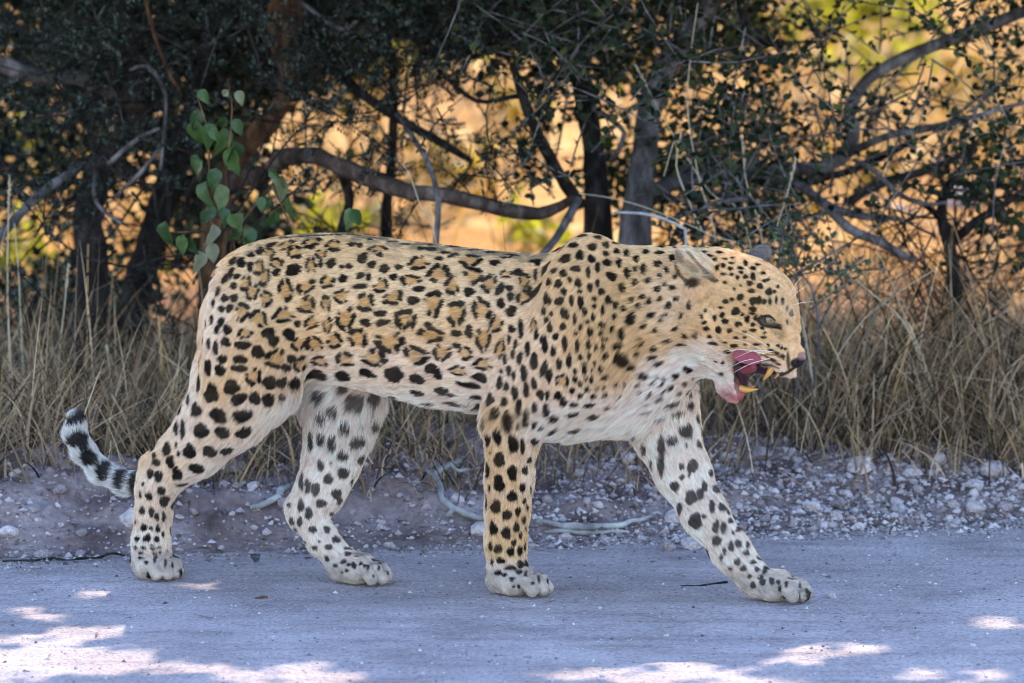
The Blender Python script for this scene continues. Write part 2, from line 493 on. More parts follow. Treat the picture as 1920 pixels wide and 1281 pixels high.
m_bark_dark = bark('dark_bark', (.009, .007, .0065), (.028, .022, .020), (.085, .070, .066))
m_bark_mid = bark('weathered_bark', (.022, .014, .011), (.085, .055, .042), (.24, .18, .155))
m_bark_brown = bark('brown_bark', (.03, .016, .009), (.13, .066, .035), (.30, .17, .095))
m_bark_grey = bark('grey_bark', (.040, .034, .034), (.13, .112, .112), (.32, .285, .285))
m_dead = bark('bleached_wood', (.22, .20, .19), (.40, .38, .365), (.60, .58, .56), 22)

def leafmat(name, cols, trans=.35, rough=.5):
    m, t, b = newmat(name)
    ge = N(t, 'ShaderNodeNewGeometry')
    n = len(cols)
    rp = ramp(t, [(i / (n - 1), c) for i, c in enumerate(cols)], ge.outputs['Random Per Island'])
    t.links.new(rp.outputs[0], b.inputs['Base Color'])
    b.inputs['Roughness'].default_value = rough; b.inputs['Specular IOR Level'].default_value = .12
    tr = N(t, 'ShaderNodeBsdfTranslucent')
    br = N(t, 'ShaderNodeMixRGB', blend_type='MULTIPLY'); br.inputs[0].default_value = 1; br.inputs[2].default_value = (1.5, 1.7, .5, 1)
    t.links.new(rp.outputs[0], br.inputs[1]); t.links.new(br.outputs[0], tr.inputs['Color'])
    ms = N(t, 'ShaderNodeMixShader'); ms.inputs[0].default_value = trans
    t.links.new(b.outputs[0], ms.inputs[1]); t.links.new(tr.outputs[0], ms.inputs[2])
    t.links.new(ms.outputs[0], t.nodes['Material Output'].inputs['Surface'])
    return m
m_leaf_acacia = leafmat('acacia_leaflets', [(.006, .009, .008), (.012, .017, .014), (.034, .043, .038), (.080, .096, .082), (.13, .15, .115)], .2)  # palest stops put the tone of lit leaves into random leaflets
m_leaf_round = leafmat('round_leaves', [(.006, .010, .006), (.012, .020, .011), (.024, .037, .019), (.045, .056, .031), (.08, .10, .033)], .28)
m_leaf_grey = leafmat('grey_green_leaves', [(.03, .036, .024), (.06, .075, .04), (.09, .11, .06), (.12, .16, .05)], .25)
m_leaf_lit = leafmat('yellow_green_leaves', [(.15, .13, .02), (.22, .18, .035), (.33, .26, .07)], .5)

LEAF = np.array([[0, 0, 0], [.35, .38, .07], [.75, .30, .05], [1, 0, 0], [.75, -.30, .05], [.35, -.38, .07]])   # blade folded along its midrib
def leaves(mb, base, dirs, size, roll, wid=1.0):
    n = len(base)
    d_ = dirs / (np.linalg.norm(dirs, axis=1)[:, None] + 1e-9)
    ref = rng.normal(size=(n, 3)) * roll + np.array([0, 0, 1.0])
    s_ = np.cross(ref, d_); s_ /= np.linalg.norm(s_, axis=1)[:, None] + 1e-9
    u = np.cross(d_, s_)
    wv_ = np.broadcast_to(np.asarray(wid), (n,))
    v = base[:, None] + size[:, None, None] * (LEAF[None, :, 0:1] * d_[:, None] + LEAF[None, :, 1:2] * wv_[:, None, None] * s_[:, None] + LEAF[None, :, 2:3] * u[:, None])
    i = (np.arange(n) * 6)[:, None]
    q = np.vstack([i + np.array([0, 3, 2, 1]), i + np.array([0, 5, 4, 3])])
    mb.add(v.reshape(-1, 3), q)

def rand_dir(n, zb=0.0):
    d_ = rng.normal(size=(n, 3)); d_[:, 2] += zb
    return d_ / np.linalg.norm(d_, axis=1)[:, None]

def sprigs(mb_leaf, mb_twig, cen, kind, size=(.018, .028), L=(.10, .24), nl=11, twig=True):
    """twigs carrying leaves round the given points"""
    n = len(cen)
    d_ = rand_dir(n, .25); ln = rng.uniform(*L, n)
    a = cen - d_ * ln[:, None] * .5
    bend = rng.normal(0, .18, (n, 3)) * ln[:, None]
    def pt(t): return a + d_ * ln[:, None] * t + bend * (t * t)
    if twig:
        for i in range(n):
            mb_twig.tube([a[i], a[i] + d_[i] * ln[i] * .5 + bend[i] * .25, a[i] + d_[i] * ln[i] + bend[i]], [.0022, .0017, .0008], 4, .06, cap=False)
    if kind == 'round':
        for k in range(nl):
            t = (k + rng.random(n)) / nl
            p = a + d_ * (ln * t)[:, None] + bend * (t * t)[:, None]
            leaves(mb_leaf, p, d_ * .5 + rand_dir(n) * .9 + np.array([0, 0, .15]), rng.uniform(*size, n), .8, rng.uniform(.85, 1.15, n))
    else:
        for k in range(nl):                       # feathery fronds: paired leaflets on a fine stalk
            t = (k + rng.random(n)) / nl
            p = a + d_ * (ln * t)[:, None] + bend * (t * t)[:, None]
            fd_ = d_ * .45 + rand_dir(n); fd_ /= np.linalg.norm(fd_, axis=1)[:, None]
            sd_ = np.cross(fd_, rand_dir(n)); sd_ /= np.linalg.norm(sd_, axis=1)[:, None]
            fl = rng.uniform(.030, .050, n)
            for j in range(6):
                q = p + fd_ * (fl * (j + .7) / 6)[:, None]
                for sg in (-1, 1):
                    leaves(mb_leaf, q, sd_ * sg + fd_ * .55, fl * .30 * (1 - .06 * j), .3, .62)

def region(cx, cy, rx, ry, n, y0, y1):
    r_ = np.sqrt(rng.random(n)); a = rng.random(n) * 6.283
    px = cx + rx * r_ * np.cos(a); py = cy + ry * r_ * np.sin(a); y = rng.uniform(y0, y1, n)
    return np.array([at(q, w_, e) for q, w_, e in zip(px, py, y)])

def limb(parent, pts, mat, nm='branch', sides=10, step=.025, wob=.006, knob=.22, seed=1):
    """pts: (picture x, y, depth, radius in picture px)"""
    P = [at(p[0], p[1], p[2]) for p in pts]
    rr = [p[3] * (p[2] + CAM_D) / FPX for p in pts]
    mb = MB(); mb.tube(P, rr, sides, step, wob, knob, seed)
    return link(nm, mb.mesh(nm), mat, parent)

def footed(pts, y):
    """carry a stem straight on down into the soil"""
    x, py = pts[0][0], 790
    return [(x - 4, py, y, pts[0][3] * 1.25)] + pts

def twiggy(mb, cen, n, L, rad, down=.0):
    for i in range(n):
        p = cen[rng.integers(len(cen))] + rng.normal(0, .05, 3)
        d_ = rand_dir(1, down)[0]; l_ = rng.uniform(*L)
        e = p + d_ * l_ + rng.normal(0, .15, 3) * l_
        mb.tube([p, (p + e) / 2 + rng.normal(0, .08, 3) * l_, e], [rad, rad * .75, rad * .3], 5, .05, .004, 0, i, cap=False)
        for _ in range(2):
            m_ = p + (e - p) * rng.uniform(.3, .8)
            mb.tube([m_, m_ + rand_dir(1)[0] * l_ * .35], [rad * .5, rad * .2], 4, .06, cap=False)

# ---- the dark acacia behind the leopard's hindquarters
p = at(190, 790, 2.2)
TREE_A = empty('acacia_tree', (0, 0, 0), 'dark many-stemmed acacia tree with feathery leaves behind the hindquarters of the leopard', 'tree')
limb(TREE_A, footed([(168, 640, 2.2, 34), (172, 500, 2.2, 30), (160, 400, 2.25, 28), (205, 300, 2.3, 26), (265, 210, 2.35, 22), (250, 80, 2.4, 20), (230, -120, 2.5, 18)], 2.2), m_bark_dark, 'trunk', seed=2)
limb(TREE_A, footed([(235, 640, 2.35, 30), (285, 450, 2.4, 27), (330, 300, 2.45, 25), (380, 160, 2.5, 23), (410, 0, 2.5, 20), (430, -160, 2.6, 18)], 2.35), m_bark_dark, 'trunk', seed=3)
limb(TREE_A, footed([(395, 640, 2.3, 30), (400, 420, 2.3, 27), (440, 310, 2.3, 25), (498, 235, 2.25, 22), (531, 180, 2.2, 19), (535, 125, 2.2, 18), (524, 60, 2.2, 21), (532, -20, 2.2, 24), (540, -200, 2.25, 24)], 2.3), m_bark_brown, 'trunk', seed=4, wob=.010, knob=.35)
limb(TREE_A, [(531, 170, 2.19, 12), (536, 100, 2.16, 10), (538, 42, 2.14, 6)], m_bark_brown, seed=14, knob=.4)
limb(TREE_A, [(555, 190, 2.3, 10), (560, 90, 2.3, 13), (556, -30, 2.3, 15)], m_bark_brown, seed=15, knob=.4)
limb(TREE_A, [(430, 350, 2.2, 20), (490, 325, 2.0, 18), (545, 303, 1.8, 16), (600, 300, 1.75, 16), (650, 318, 1.7, 17), (715, 345, 1.65, 16), (770, 358, 1.6, 16), (830, 362, 1.6, 15), (900, 374, 1.6, 15), (960, 394, 1.6, 15), (1030, 397, 1.65, 12), (1072, 372, 1.7, 8)], m_bark_mid, seed=5, wob=.022, knob=.5)
limb(TREE_A, [(-60, 100, 1.9, 17), (20, 130, 1.9, 16), (80, 145, 1.95, 14), (140, 145, 2.0, 13), (205, 172, 2.1, 13), (255, 205, 2.3, 13)], m_bark_grey, seed=6, wob=.012)
limb(TREE_A, [(-40, 490, 1.5, 10), (30, 410, 1.6, 9), (90, 352, 1.7, 8), (150, 316, 1.8, 8), (205, 298, 2.1, 7)], m_bark_grey, seed=7)
limb(TREE_A, [(560, 60, 2.3, 9), (640, 145, 2.1, 10), (690, 185, 2.0, 10), (760, 228, 2.0, 9), (840, 272, 2.0, 8), (885, 300, 2.0, 5)], m_bark_dark, seed=8, wob=.008)
limb(TREE_A, [(812, 800, 1.45, 7), (816, 520, 1.5, 6), (818, 445, 1.5, 6), (822, 380, 1.5, 6), (806, 310, 1.55, 5), (770, 250, 1.7, 5), (745, 215, 1.9, 5)], m_bark_grey, seed=9)
limb(TREE_A, [(640, 315, 1.75, 11), (655, 380, 1.8, 9), (640, 430, 1.85, 8), (630, 520, 1.9, 8), (622, 800, 1.9, 9)], m_bark_dark, seed=10)
limb(TREE_A, [(735, 100, 2.4, 8), (738, 200, 2.4, 9), (735, 300, 2.4, 9), (722, 420, 2.4, 10), (720, 700, 2.4, 11)], m_bark_dark, seed=11)
limb(TREE_A, [(200, 310, 1.7, 5), (255, 262, 1.65, 4), (300, 240, 1.6, 3)], m_bark_grey, seed=12)
limb(TREE_A, [(262, -40, 1.6, 3.5), (290, 60, 1.6, 3.5), (312, 130, 1.65, 3), (340, 180, 1.7, 3)], m_bark_brown, seed=13)
limb(TREE_A, [(245, 130, 1.6, 3), (275, 122, 1.55, 4), (300, 150, 1.6, 4), (312, 200, 1.65, 3.5), (303, 320, 1.6, 3)], m_bark_grey, seed=16)
limb(TREE_A, [(215, 370, 1.7, 3), (262, 325, 1.65, 4), (305, 270, 1.65, 3)], m_bark_grey, seed=17)
limb(TREE_A, [(175, 320, 1.8, 4), (180, 380, 1.75, 4), (225, 420, 1.7, 3)], m_bark_grey, seed=18)
limb(TREE_A, [(560, 0, 1.9, 4), (640, 55, 1.85, 4), (670, 40, 1.8, 3)], m_bark_grey, seed=19)
A_REG = [(90, 70, 240, 150, 90), (330, 110, 260, 140, 90), (470, 60, 60, 60, 14), (600, 150, 60, 130, 16), (680, 60, 130, 80, 50), (690, 150, 110, 60, 16), (90, 320, 160, 110, 34), (290, 280, 120, 80, 20),
         (880, 40, 170, 70, 60), (820, 130, 80, 40, 14), (620, 330, 80, 30, 9), (700, 250, 60, 40, 9), (850, 240, 60, 40, 7), (730, 300, 40, 30, 6), (900, 330, 60, 25, 8), (960, 270, 60, 40, 9), (130, 560, 140, 70, 16), (600, 200, 50, 40, 8), (640, 420, 60, 25, 6), (750, 410, 60, 25, 5)]
ml, mt = MB(), MB()
for a in A_REG:
    sprigs(ml, mt, region(*a, 1.5, 2.7), 'feather', nl=7)
dk = MB()
back = np.vstack([region(60, 130, 330, 250, 460, 2.8, 4.2), region(330, 80, 280, 180, 430, 2.8, 4.2), region(560, 40, 180, 110, 220, 2.8, 4.0), region(100, 560, 200, 70, 90, 2.7, 3.6), region(420, 380, 110, 130, 110, 2.7, 3.6), region(850, 10, 240, 70, 200, 2.8, 4.0)])
back = np.vstack([back, region(-320, 120, 260, 330, 330, 1.8, 4.0), region(300, -170, 480, 130, 420, 1.8, 4.0), region(-250, -200, 300, 150, 160, 1.8, 3.6)])
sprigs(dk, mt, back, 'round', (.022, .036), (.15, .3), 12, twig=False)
twiggy(mt, region(230, 330, 260, 250, 60, 1.6, 2.6), 120, (.12, .4), .0032, -.3)
link('twigs', mt.mesh('twigs'), m_bark_dark, TREE_A)
link('crown', ml.mesh('crown', False), m_leaf_acacia, TREE_A)

# ---- the grey-stemmed tree behind the shoulder, its boughs sweeping right
TREE_B = empty('thorn_tree', (0, 0, 0), 'grey-stemmed small-leaved tree behind the leopard shoulders, bare boughs sweeping sideways', 'tree')
limb(TREE_B, footed([(1125, 450, 2.1, 30), (1122, 380, 2.1, 25), (1112, 290, 2.15, 22), (1095, 190, 2.2, 20), (1075, 60, 2.2, 18), (1060, -120, 2.3, 16)], 2.1), m_bark_dark, 'trunk', seed=22)
limb(TREE_B, footed([(1188, 450, 2.0, 33), (1196, 370, 2.0, 27), (1207, 290, 2.0, 25), (1218, 210, 2.05, 25), (1250, 120, 2.1, 24), (1310, 30, 2.2, 22), (1390, -90, 2.3, 20)], 2.0), m_bark_grey, 'trunk', seed=23, wob=.008, knob=.18)
limb(TREE_B, [(1200, 360, 2.05, 14), (1290, 330, 2.1, 15), (1380, 322, 2.15, 15), (1470, 318, 2.2, 14), (1545, 318, 2.2, 14), (1592, 285, 2.2, 14), (1600, 245, 2.2, 14), (1590, 210, 2.2, 13), (1625, 150, 2.2, 12), (1700, 105, 2.2, 12), (1790, 70, 2.2, 12), (1870, 40, 2.2, 12), (1980, 0, 2.2, 11)], m_bark_grey, seed=24, wob=.010)
limb(TREE_B, [(1195, 395, 2.1, 15), (1260, 345, 2.3, 15), (1350, 325, 2.4, 13), (1440, 335, 2.5, 9)], m_bark_dark, seed=25)
limb(TREE_B, [(1585, 290, 2.1, 8), (1660, 255, 2.0, 7), (1740, 240, 2.0, 7), (1840, 215, 2.0, 5), (1930, 190, 2.0, 4)], m_bark_grey, seed=26)
limb(TREE_B, [(1400, 335, 2.0, 8), (1490, 345, 1.9, 9), (1555, 388, 1.85, 9), (1620, 405, 1.85, 8), (1690, 410, 1.85, 4)], m_bark_grey, seed=27)
limb(TREE_B, [(1540, 378, 1.85, 9), (1590, 425, 1.8, 10), (1650, 455, 1.8, 9), (1710, 490, 1.8, 6)], m_bark_grey, seed=28)
limb(TREE_B, [(1600, 300, 1.8, 4), (1640, 320, 1.75, 5), (1680, 360, 1.75, 5), (1730, 382, 1.75, 4), (1775, 378, 1.75, 3)], m_bark_grey, seed=29)
limb(TREE_B, [(1450, 350, 2.4, 9), (1560, 330, 2.5, 8), (1640, 300, 2.5, 7), (1720, 262, 2.5, 5)], m_bark_dark, seed=30)
limb(TREE_B, [(1590, 380, 2.6, 10), (1650, 345, 2.7, 10), (1740, 320, 2.8, 9), (1830, 280, 2.9, 6)], m_bark_dark, seed=31)
limb(TREE_B, [(960, 120, 1.9, 7), (985, 190, 1.85, 10), (1010, 255, 1.85, 11), (1045, 320, 1.9, 12), (1085, 380, 2.0, 13)], m_bark_dark, seed=32)
limb(TREE_B, [(1085, 372, 1.7, 9), (1055, 425, 1.65, 8), (1030, 460, 1.6, 7), (1000, 500, 1.6, 6), (960, 640, 1.6, 5), (950, 820, 1.6, 5)], m_bark_grey, seed=33)
limb(TREE_B, [(1385, 20, 2.1, 10), (1410, 65, 2.1, 9), (1440, 82, 2.1, 8), (1480, 80, 2.1, 5)], m_bark_dark, seed=34)
limb(TREE_B, [(1110, 200, 2.0, 6), (1170, 250, 1.9, 5), (1145, 300, 1.9, 4)], m_bark_grey, seed=35)
limb(TREE_B, [(1280, 110, 1.8, 4), (1255, 160, 1.8, 4), (1215, 190, 1.85, 4)], m_bark_brown, seed=36)
limb(TREE_B, [(820, 130, 1.9, 4), (890, 190, 1.9, 4), (950, 185, 1.95, 5), (985, 180, 1.9, 5)], m_bark_dark, seed=37)
limb(TREE_B, [(1150, 398, 1.2, 2), (1200, 401, 1.2, 3), (1240, 411, 1.2, 3), (1279, 429, 1.2, 3), (1284, 434, 1.2, 3), (1285, 480, 1.2, 2.5), (1290, 700, 1.2, 3)], m_dead, seed=38)
limb(TREE_B, [(1270, 410, 1.5, 4), (1330, 385, 1.5, 5), (1400, 372, 1.5, 5), (1445, 392, 1.5, 3)], m_bark_grey, seed=39)
B_REG = [(1000, 50, 170, 80, 70), (1190, 50, 220, 100, 120), (1120, 170, 150, 70, 50), (1310, 190, 110, 80, 30), (1370, 270, 120, 70, 42), (1440, 190, 100, 90, 20), (1490, 70, 120, 70, 24), (1640, 40, 120, 50, 9), (1710, 240, 150, 80, 20),
         (1850, 40, 110, 60, 26), (1860, 250, 100, 100, 26), (1890, 150, 80, 120, 8), (1000, 330, 60, 30, 7), (960, 240, 60, 60, 6), (1420, 330, 120, 40, 34), (1390, 430, 130, 60, 40), (1560, 330, 100, 60, 6), (1640, 160, 120, 60, 7), (1700, 380, 100, 50, 6)]
ml, mt = MB(), MB()
for a in B_REG:
    sprigs(ml, mt, region(*a, 1.4, 2.6), 'round', (.013, .024), (.12, .26), 12)
sprigs(ml, mt, np.vstack([region(1180, 30, 260, 120, 260, 2.7, 3.8), region(1250, 330, 160, 60, 90, 2.6, 3.4)]), 'round', (.018, .03), (.14, .28), 12, twig=False)
sprigs(ml, mt, np.vstack([region(1250, -170, 480, 120, 420, 1.8, 3.6), region(1850, -150, 300, 110, 160, 1.8, 3.4), region(2180, 120, 200, 280, 150, 1.8, 3.2)]), 'round', (.02, .036), (.14, .3), 12, twig=False)
twiggy(mt, region(1500, 250, 420, 200, 60, 1.6, 2.6), 90, (.12, .4), .0026, -.2)
link('twigs', mt.mesh('twigs'), m_bark_grey, TREE_B)

# the crowns go on above the frame and shade the road; where sun flecks lie on the road the leaves leave gaps
FLECK = [(100, 1215, 210, 55), (70, 1148, 110, 22), (180, 1115, 90, 16), (235, 1142, 40, 10), (560, 1268, 140, 36), (390, 1100, 90, 14), (760, 1122, 60, 12), (860, 1120, 40, 9), (1290, 1268, 270, 34), (1130, 1200, 70, 12), (1255, 1177, 30, 7),
         (1085, 1140, 34, 8), (1390, 1192, 60, 10), (1560, 1212, 130, 20), (1860, 1168, 90, 16), (1760, 1262, 170, 26), (300, 1180, 60, 14), (640, 1130, 50, 9), (240, 1250, 200, 24), (20, 1255, 120, 40), (1000, 1262, 60, 12), (480, 1150, 60, 9), (1480, 1240, 120, 12), (1180, 1225, 70, 9), (120, 1075, 60, 8), (1700, 1140, 50, 8), (900, 1170, 40, 7)]
def overhead(n, x0, x1, size):
    g = np.stack([rng.uniform(x0, x1, n), rng.uniform(-1.35, 3.0, n), np.zeros(n)], -1)
    z = rng.uniform(1.25, 4.3, n)
    p = g + np.array(SUN_DIR)[None] * (z / SUN_DIR.z)[:, None]
    q = to_px(p); gq = to_px(g)
    vis = (q[:, 1] > -30) & (q[:, 0] > -60) & (q[:, 0] < 1980)
    ok = ~vis & (p[:, 1] > .75) & (p[:, 1] < 5.2)
    wob_ = fbm(np.c_[g[:, :2], np.full(n, 9.0)], 7.0, 3, 77)
    for cx, cy, rx, ry in FLECK:
        d_ = ((gq[:, 0] - cx) / rx) ** 2 + ((gq[:, 1] - cy) / ry) ** 2
        ok &= ~((d_ < 1 + 1.3 * wob_) & (rng.random(n) < .97))
    ok &= ~((g[:, 1] < -1.0) & (wob_ > .05))
    clump = fbm(p, 2.6, 2, 55)
    ok &= clump > -.30
    return p[ok]
for tree, x0, x1, nn, mat, acc in ((TREE_A, -1.7, .1, 62000, m_leaf_acacia, dk), (TREE_B, -.1, 1.7, 62000, m_leaf_round, ml)):
    p = overhead(nn, x0, x1, .04)
    print('overhead', len(p))
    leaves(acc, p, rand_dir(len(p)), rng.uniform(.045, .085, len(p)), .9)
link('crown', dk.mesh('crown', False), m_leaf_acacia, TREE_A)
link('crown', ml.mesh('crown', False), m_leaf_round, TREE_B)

# ---- dark-stemmed shrub at the far right
SH = empty('dark_stemmed_shrub', (0, 0, 0), 'dark-stemmed shrub standing in brown grass near the picture edge', 'shrub')
limb(SH, footed([(1795, 600, 1.9, 15), (1785, 480, 1.9, 13), (1768, 410, 1.9, 11), (1772, 360, 1.9, 9), (1800, 320, 1.9, 8), (1830, 270, 1.9, 5)], 1.9), m_bark_dark, 'trunk', seed=41)
limb(SH, [(1786, 450, 1.9, 9), (1830, 415, 1.85, 9), (1880, 385, 1.85, 7), (1960, 330, 1.85, 5)], m_bark_dark, seed=42)
limb(SH, [(1780, 430, 1.9, 7), (1735, 385, 1.95, 6), (1690, 370, 2.0, 3)], m_bark_dark, seed=43)
ml, mt = MB(), MB()
for a in ((1880, 330, 80, 90, 22), (1800, 330, 70, 60, 9), (1890, 450, 60, 60, 10)):
    sprigs(ml, mt, region(*a, 1.6, 2.4), 'round', (.016, .028), (.12, .26), 9)
twiggy(mt, region(1800, 520, 110, 160, 40, 1.6, 2.3), 110, (.12, .35), .0024, .4)
link('twigs', mt.mesh('twigs'), m_bark_dark, SH)
link('crown', ml.mesh('crown', False), m_leaf_round, SH)
# ---- low grey-green saltbush by the face
def bush(name, regs, label, mat, y0, y1, size, nl=10, grp=None, L=(.08, .18), stem=None, tw=True):
    o = empty(name, (0, 0, 0), label, 'shrub', grp)
    ml, mt = MB(), MB()
    for a in regs: sprigs(ml, mt, region(*a, y0, y1), 'round', size, L, nl, twig=tw)
    sx, sy, yy = stem
    f = at(sx, sy, yy); z0 = float(gheight(f[0], yy)) - .02
    for k in range(4):
        mt.tube([[f[0] + .02 * k - .03, yy, z0], f + np.array([rng.normal(0, .05), 0, -.1]), f + np.array([rng.normal(0, .12), rng.normal(0, .06), rng.uniform(0, .12)])], [.0035, .003, .0012], 5, .05, .01, 0, k)
    link('stem', mt.mesh('stem'), m_bark_grey, o); link('crown', ml.mesh('crown', False), mat, o)
    return o
bush('saltbush', [(1500, 480, 80, 45, 18), (1560, 520, 60, 40, 7), (1440, 450, 60, 35, 8)], 'low grey-green saltbush with tiny leaves just behind the leopard face', m_leaf_grey, 1.1, 1.5, (.009, .017), 12, stem=(1500, 500, 1.3))
# ---- sunlit shrubs glimpsed beyond
for i, (cx, cy, rx, ry, n, y, lb) in enumerate((
        (790, 40, 70, 60, 60, 6.5, 'yellow-green sunlit shrub glimpsed high between the two trees'),
        (60, 510, 60, 50, 40, 5.0, 'yellow-green sunlit shrub glimpsed through the acacia at its lowest stems by the picture edge'),
        (255, 610, 50, 40, 36, 5.0, 'small sunlit shrub glimpsed between the acacia stems above the tail'),
        (1000, 440, 40, 22, 14, 5.5, 'sunlit green shrub just above the leopard back beside its shoulder'),
        (60, 255, 30, 26, 14, 6.0, 'tiny patch of sunlit shrub showing through the acacia leaves'),
        (1620, 20, 150, 40, 44, 9.0, 'pale yellow-green shrub far off in the sun behind the sweeping bough'),
        (1660, 120, 110, 40, 22, 9.5, 'pale sunlit shrub below the far-off yellow-green one'),
        (620, 420, 40, 26, 18, 5.2, 'sunlit shrub sprig above the leopard rump behind the low bough'))):
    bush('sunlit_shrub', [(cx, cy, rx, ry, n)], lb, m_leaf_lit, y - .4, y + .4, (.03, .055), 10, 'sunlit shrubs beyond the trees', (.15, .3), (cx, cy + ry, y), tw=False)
# ---- dry brown shrubs standing in the sun farther off
m_leaf_brown = leafmat('brown_dry_leaves', [(.12, .06, .020), (.22, .115, .035), (.34, .20, .065), (.42, .28, .11)], .35)
for i, (cx, cy, rx, ry, n, y, lb) in enumerate((
        (690, 150, 45, 45, 18, 6.0, 'brown dry shrub in the sun seen between the orange-barked stem and the thin dark stem'),
        (840, 330, 50, 30, 16, 6.5, 'brown dry shrub in the sun just above the middle of the low bough'),
        (960, 190, 45, 40, 14, 8.0, 'brown dry shrub in the sun behind the dark slanting limb left of the grey trunks'),
        (1440, 380, 70, 30, 18, 6.5, 'brown dry shrub in the sun low behind the leopard crown'),
        (1640, 350, 90, 28, 22, 7.5, 'wide brown dry shrub in the sun beneath the bend of the sweeping bough'),
        (1850, 180, 70, 50, 24, 9.0, 'brown dry shrub in the sun near the upper picture corner'),
        (1500, 60, 70, 40, 16, 10.0, 'far brown dry shrub high up right of the leaning grey trunk'),
        (330, 470, 40, 35, 10, 5.5, 'brown dry shrub in the sun glimpsed below the climber'))):
    bush('dry_shrub', [(cx, cy, rx, ry, n)], lb, m_leaf_brown, y - .4, y + .4, (.03, .06), 10, 'dry brown shrubs in the sun', (.15, .35), (cx, cy + ry, y), tw=False)
# ---- broad-leaved climber hanging beside the rump
VINE = empty('climbing_vine', (0, 0, 0), 'broad-leaved green climber on a dry stem beside the leopard rump', 'vine')
m_vine, t, b = newmat('vine_leaf_green')
oi = N(t, 'ShaderNodeObjectInfo'); tc_ = N(t, 'ShaderNodeTexCoord')
ns = N(t, 'ShaderNodeTexNoise', Scale=2.2, Detail=5.0); t.links.new(tc_.outputs['Object'], ns.inputs['Vector'])
rp = ramp(t, [(0, (.028, .062, .018)), (.5, (.050, .105, .024)), (.8, (.085, .145, .035)), (.92, (.20, .21, .11)), (1, (.36, .34, .24))], oi.outputs['Random'])
mx = N(t, 'ShaderNodeMixRGB', blend_type='MULTIPLY'); mx.inputs[0].default_value = .6
r2 = ramp(t, [(.3, (.6, .65, .55)), (.7, (1.25, 1.2, 1.1))], ns.outputs[0])
t.links.new(rp.outputs[0], mx.inputs[1]); t.links.new(r2.outputs[0], mx.inputs[2]); t.links.new(mx.outputs[0], b.inputs['Base Color'])
b.inputs['Roughness'].default_value = .45
tr = N(t, 'ShaderNodeBsdfTranslucent'); t.links.new(mx.outputs[0], tr.inputs['Color'])
ms = N(t, 'ShaderNodeMixShader'); ms.inputs[0].default_value = .3
t.links.new(b.outputs[0], ms.inputs[1]); t.links.new(tr.outputs[0], ms.inputs[2]); t.links.new(ms.outputs[0], t.nodes['Material Output'].inputs['Surface'])
def broad_leaf(curl, fold):
    u = np.linspace(0, 1, 9); wd = .36 * np.sin(np.pi * u ** .72) ** .8 * (1 - .25 * u)
    wd[0] = .02; wd[-1] = .004
    v, q = [], []
    for k, (uu, w_) in enumerate(zip(u, wd)):
        for s_ in (-1, -.5, 0, .5, 1):
            v.append([uu, s_ * w_, fold * abs(s_) * w_ - curl * uu * uu + .03 * math.sin(k * 1.7 + s_ * 3 + curl * 20)])
    for k in range(8):
        for j in range(4):
            q.append([k * 5 + j, (k + 1) * 5 + j, (k + 1) * 5 + j + 1, k * 5 + j + 1])
    me = mesh_np('leaf', np.array(v), np.array(q), True); me.materials.append(m_vine)
    return me
BL = [broad_leaf(c, f) for c, f in ((.2, .35), (.35, .6), (.5, .9), (.1, .25))]
vr = np.random.default_rng(12)
def vleaf(px, py, L_, ang, y=.95, kind=None):
    """ang: direction of the tip in the picture, degrees, 0 = right, 90 = down"""
    a = at(px, py, y + vr.uniform(-.06, .06))
    t_ = np.array([math.cos(R(ang)), vr.uniform(-.35, .35), -math.sin(R(ang))])
    z = np.array([vr.normal(0, .7), -1, vr.normal(.35, .5)])
    Mz = frame3(t_, z)
    o = link('leaf', BL[vr.integers(4) if kind is None else kind], None, VINE)
    sc = L_ * (y + CAM_D) / FPX * vr.uniform(.62, .98)
    o.matrix_local = Matrix.Translation(Vector(a)) @ Matrix(Mz.tolist()).to_4x4() @ Matrix.Scale(sc, 4)
def frame3(x, z):
    x = x / np.linalg.norm(x); z = z - x * z.dot(x); z /= np.linalg.norm(z)
    return np.stack([x, np.cross(z, x), z], 1)
mb = MB()
for pts in ([(440, 470), (432, 400), (425, 330), (432, 250), (436, 195), (428, 150)], [(400, 470), (395, 380), (392, 300), (385, 230), (370, 180)], [(440, 440), (500, 360), (512, 345)], [(480, 470), (560, 440), (620, 450)],
            [(300, 440), (380, 435), (440, 425)], [(512, 345), (530, 390), (550, 430)], [(420, 600), (430, 500), (440, 430)]):
    mb.tube([at(a, c, .98) for a, c in pts], np.linspace(.0028, .0012, len(pts)), 5, .02, .006, 0, 3, cap=False)
link('stem', mb.mesh('stem'), m_bark_brown, VINE)
for a in ((428, 168, 30, 130), (445, 170, 48, 70), (375, 168, 40, 60), (372, 205, 44, 100), (368, 225, 60, 85), (385, 232, 55, 75), (395, 240, 45, 60), (440, 222, 40, 70), (422, 218, 36, 110), (418, 240, 56, 95), (440, 265, 60, 95), (432, 275, 75, 80),
          (370, 290, 44, 100), (395, 320, 50, 80), (405, 315, 60, 100), (388, 340, 62, 90), (412, 345, 70, 85), (398, 385, 48, 110), (385, 395, 44, 100), (415, 390, 40, 70), (430, 402, 44, 60), (505, 320, 42, 40), (520, 325, 52, 80),
          (530, 330, 60, 100), (505, 370, 40, 120), (490, 368, 44, 90), (540, 370, 50, 80), (515, 395, 44, 110), (310, 415, 72, 85), (345, 440, 55, 100), (350, 445, 45, 60), (372, 470, 60, 90), (460, 440, 40, 60), (445, 430, 50, 120), (470, 425, 50, 100),
          (655, 390, 44, 90), (658, 392, 40, 60), (400, 420, 50, 100), (380, 300, 40, 120), (425, 300, 40, 60), (455, 400, 40, 110), (440, 480, 44, 90), (395, 455, 46, 80)):
    vleaf(*a)
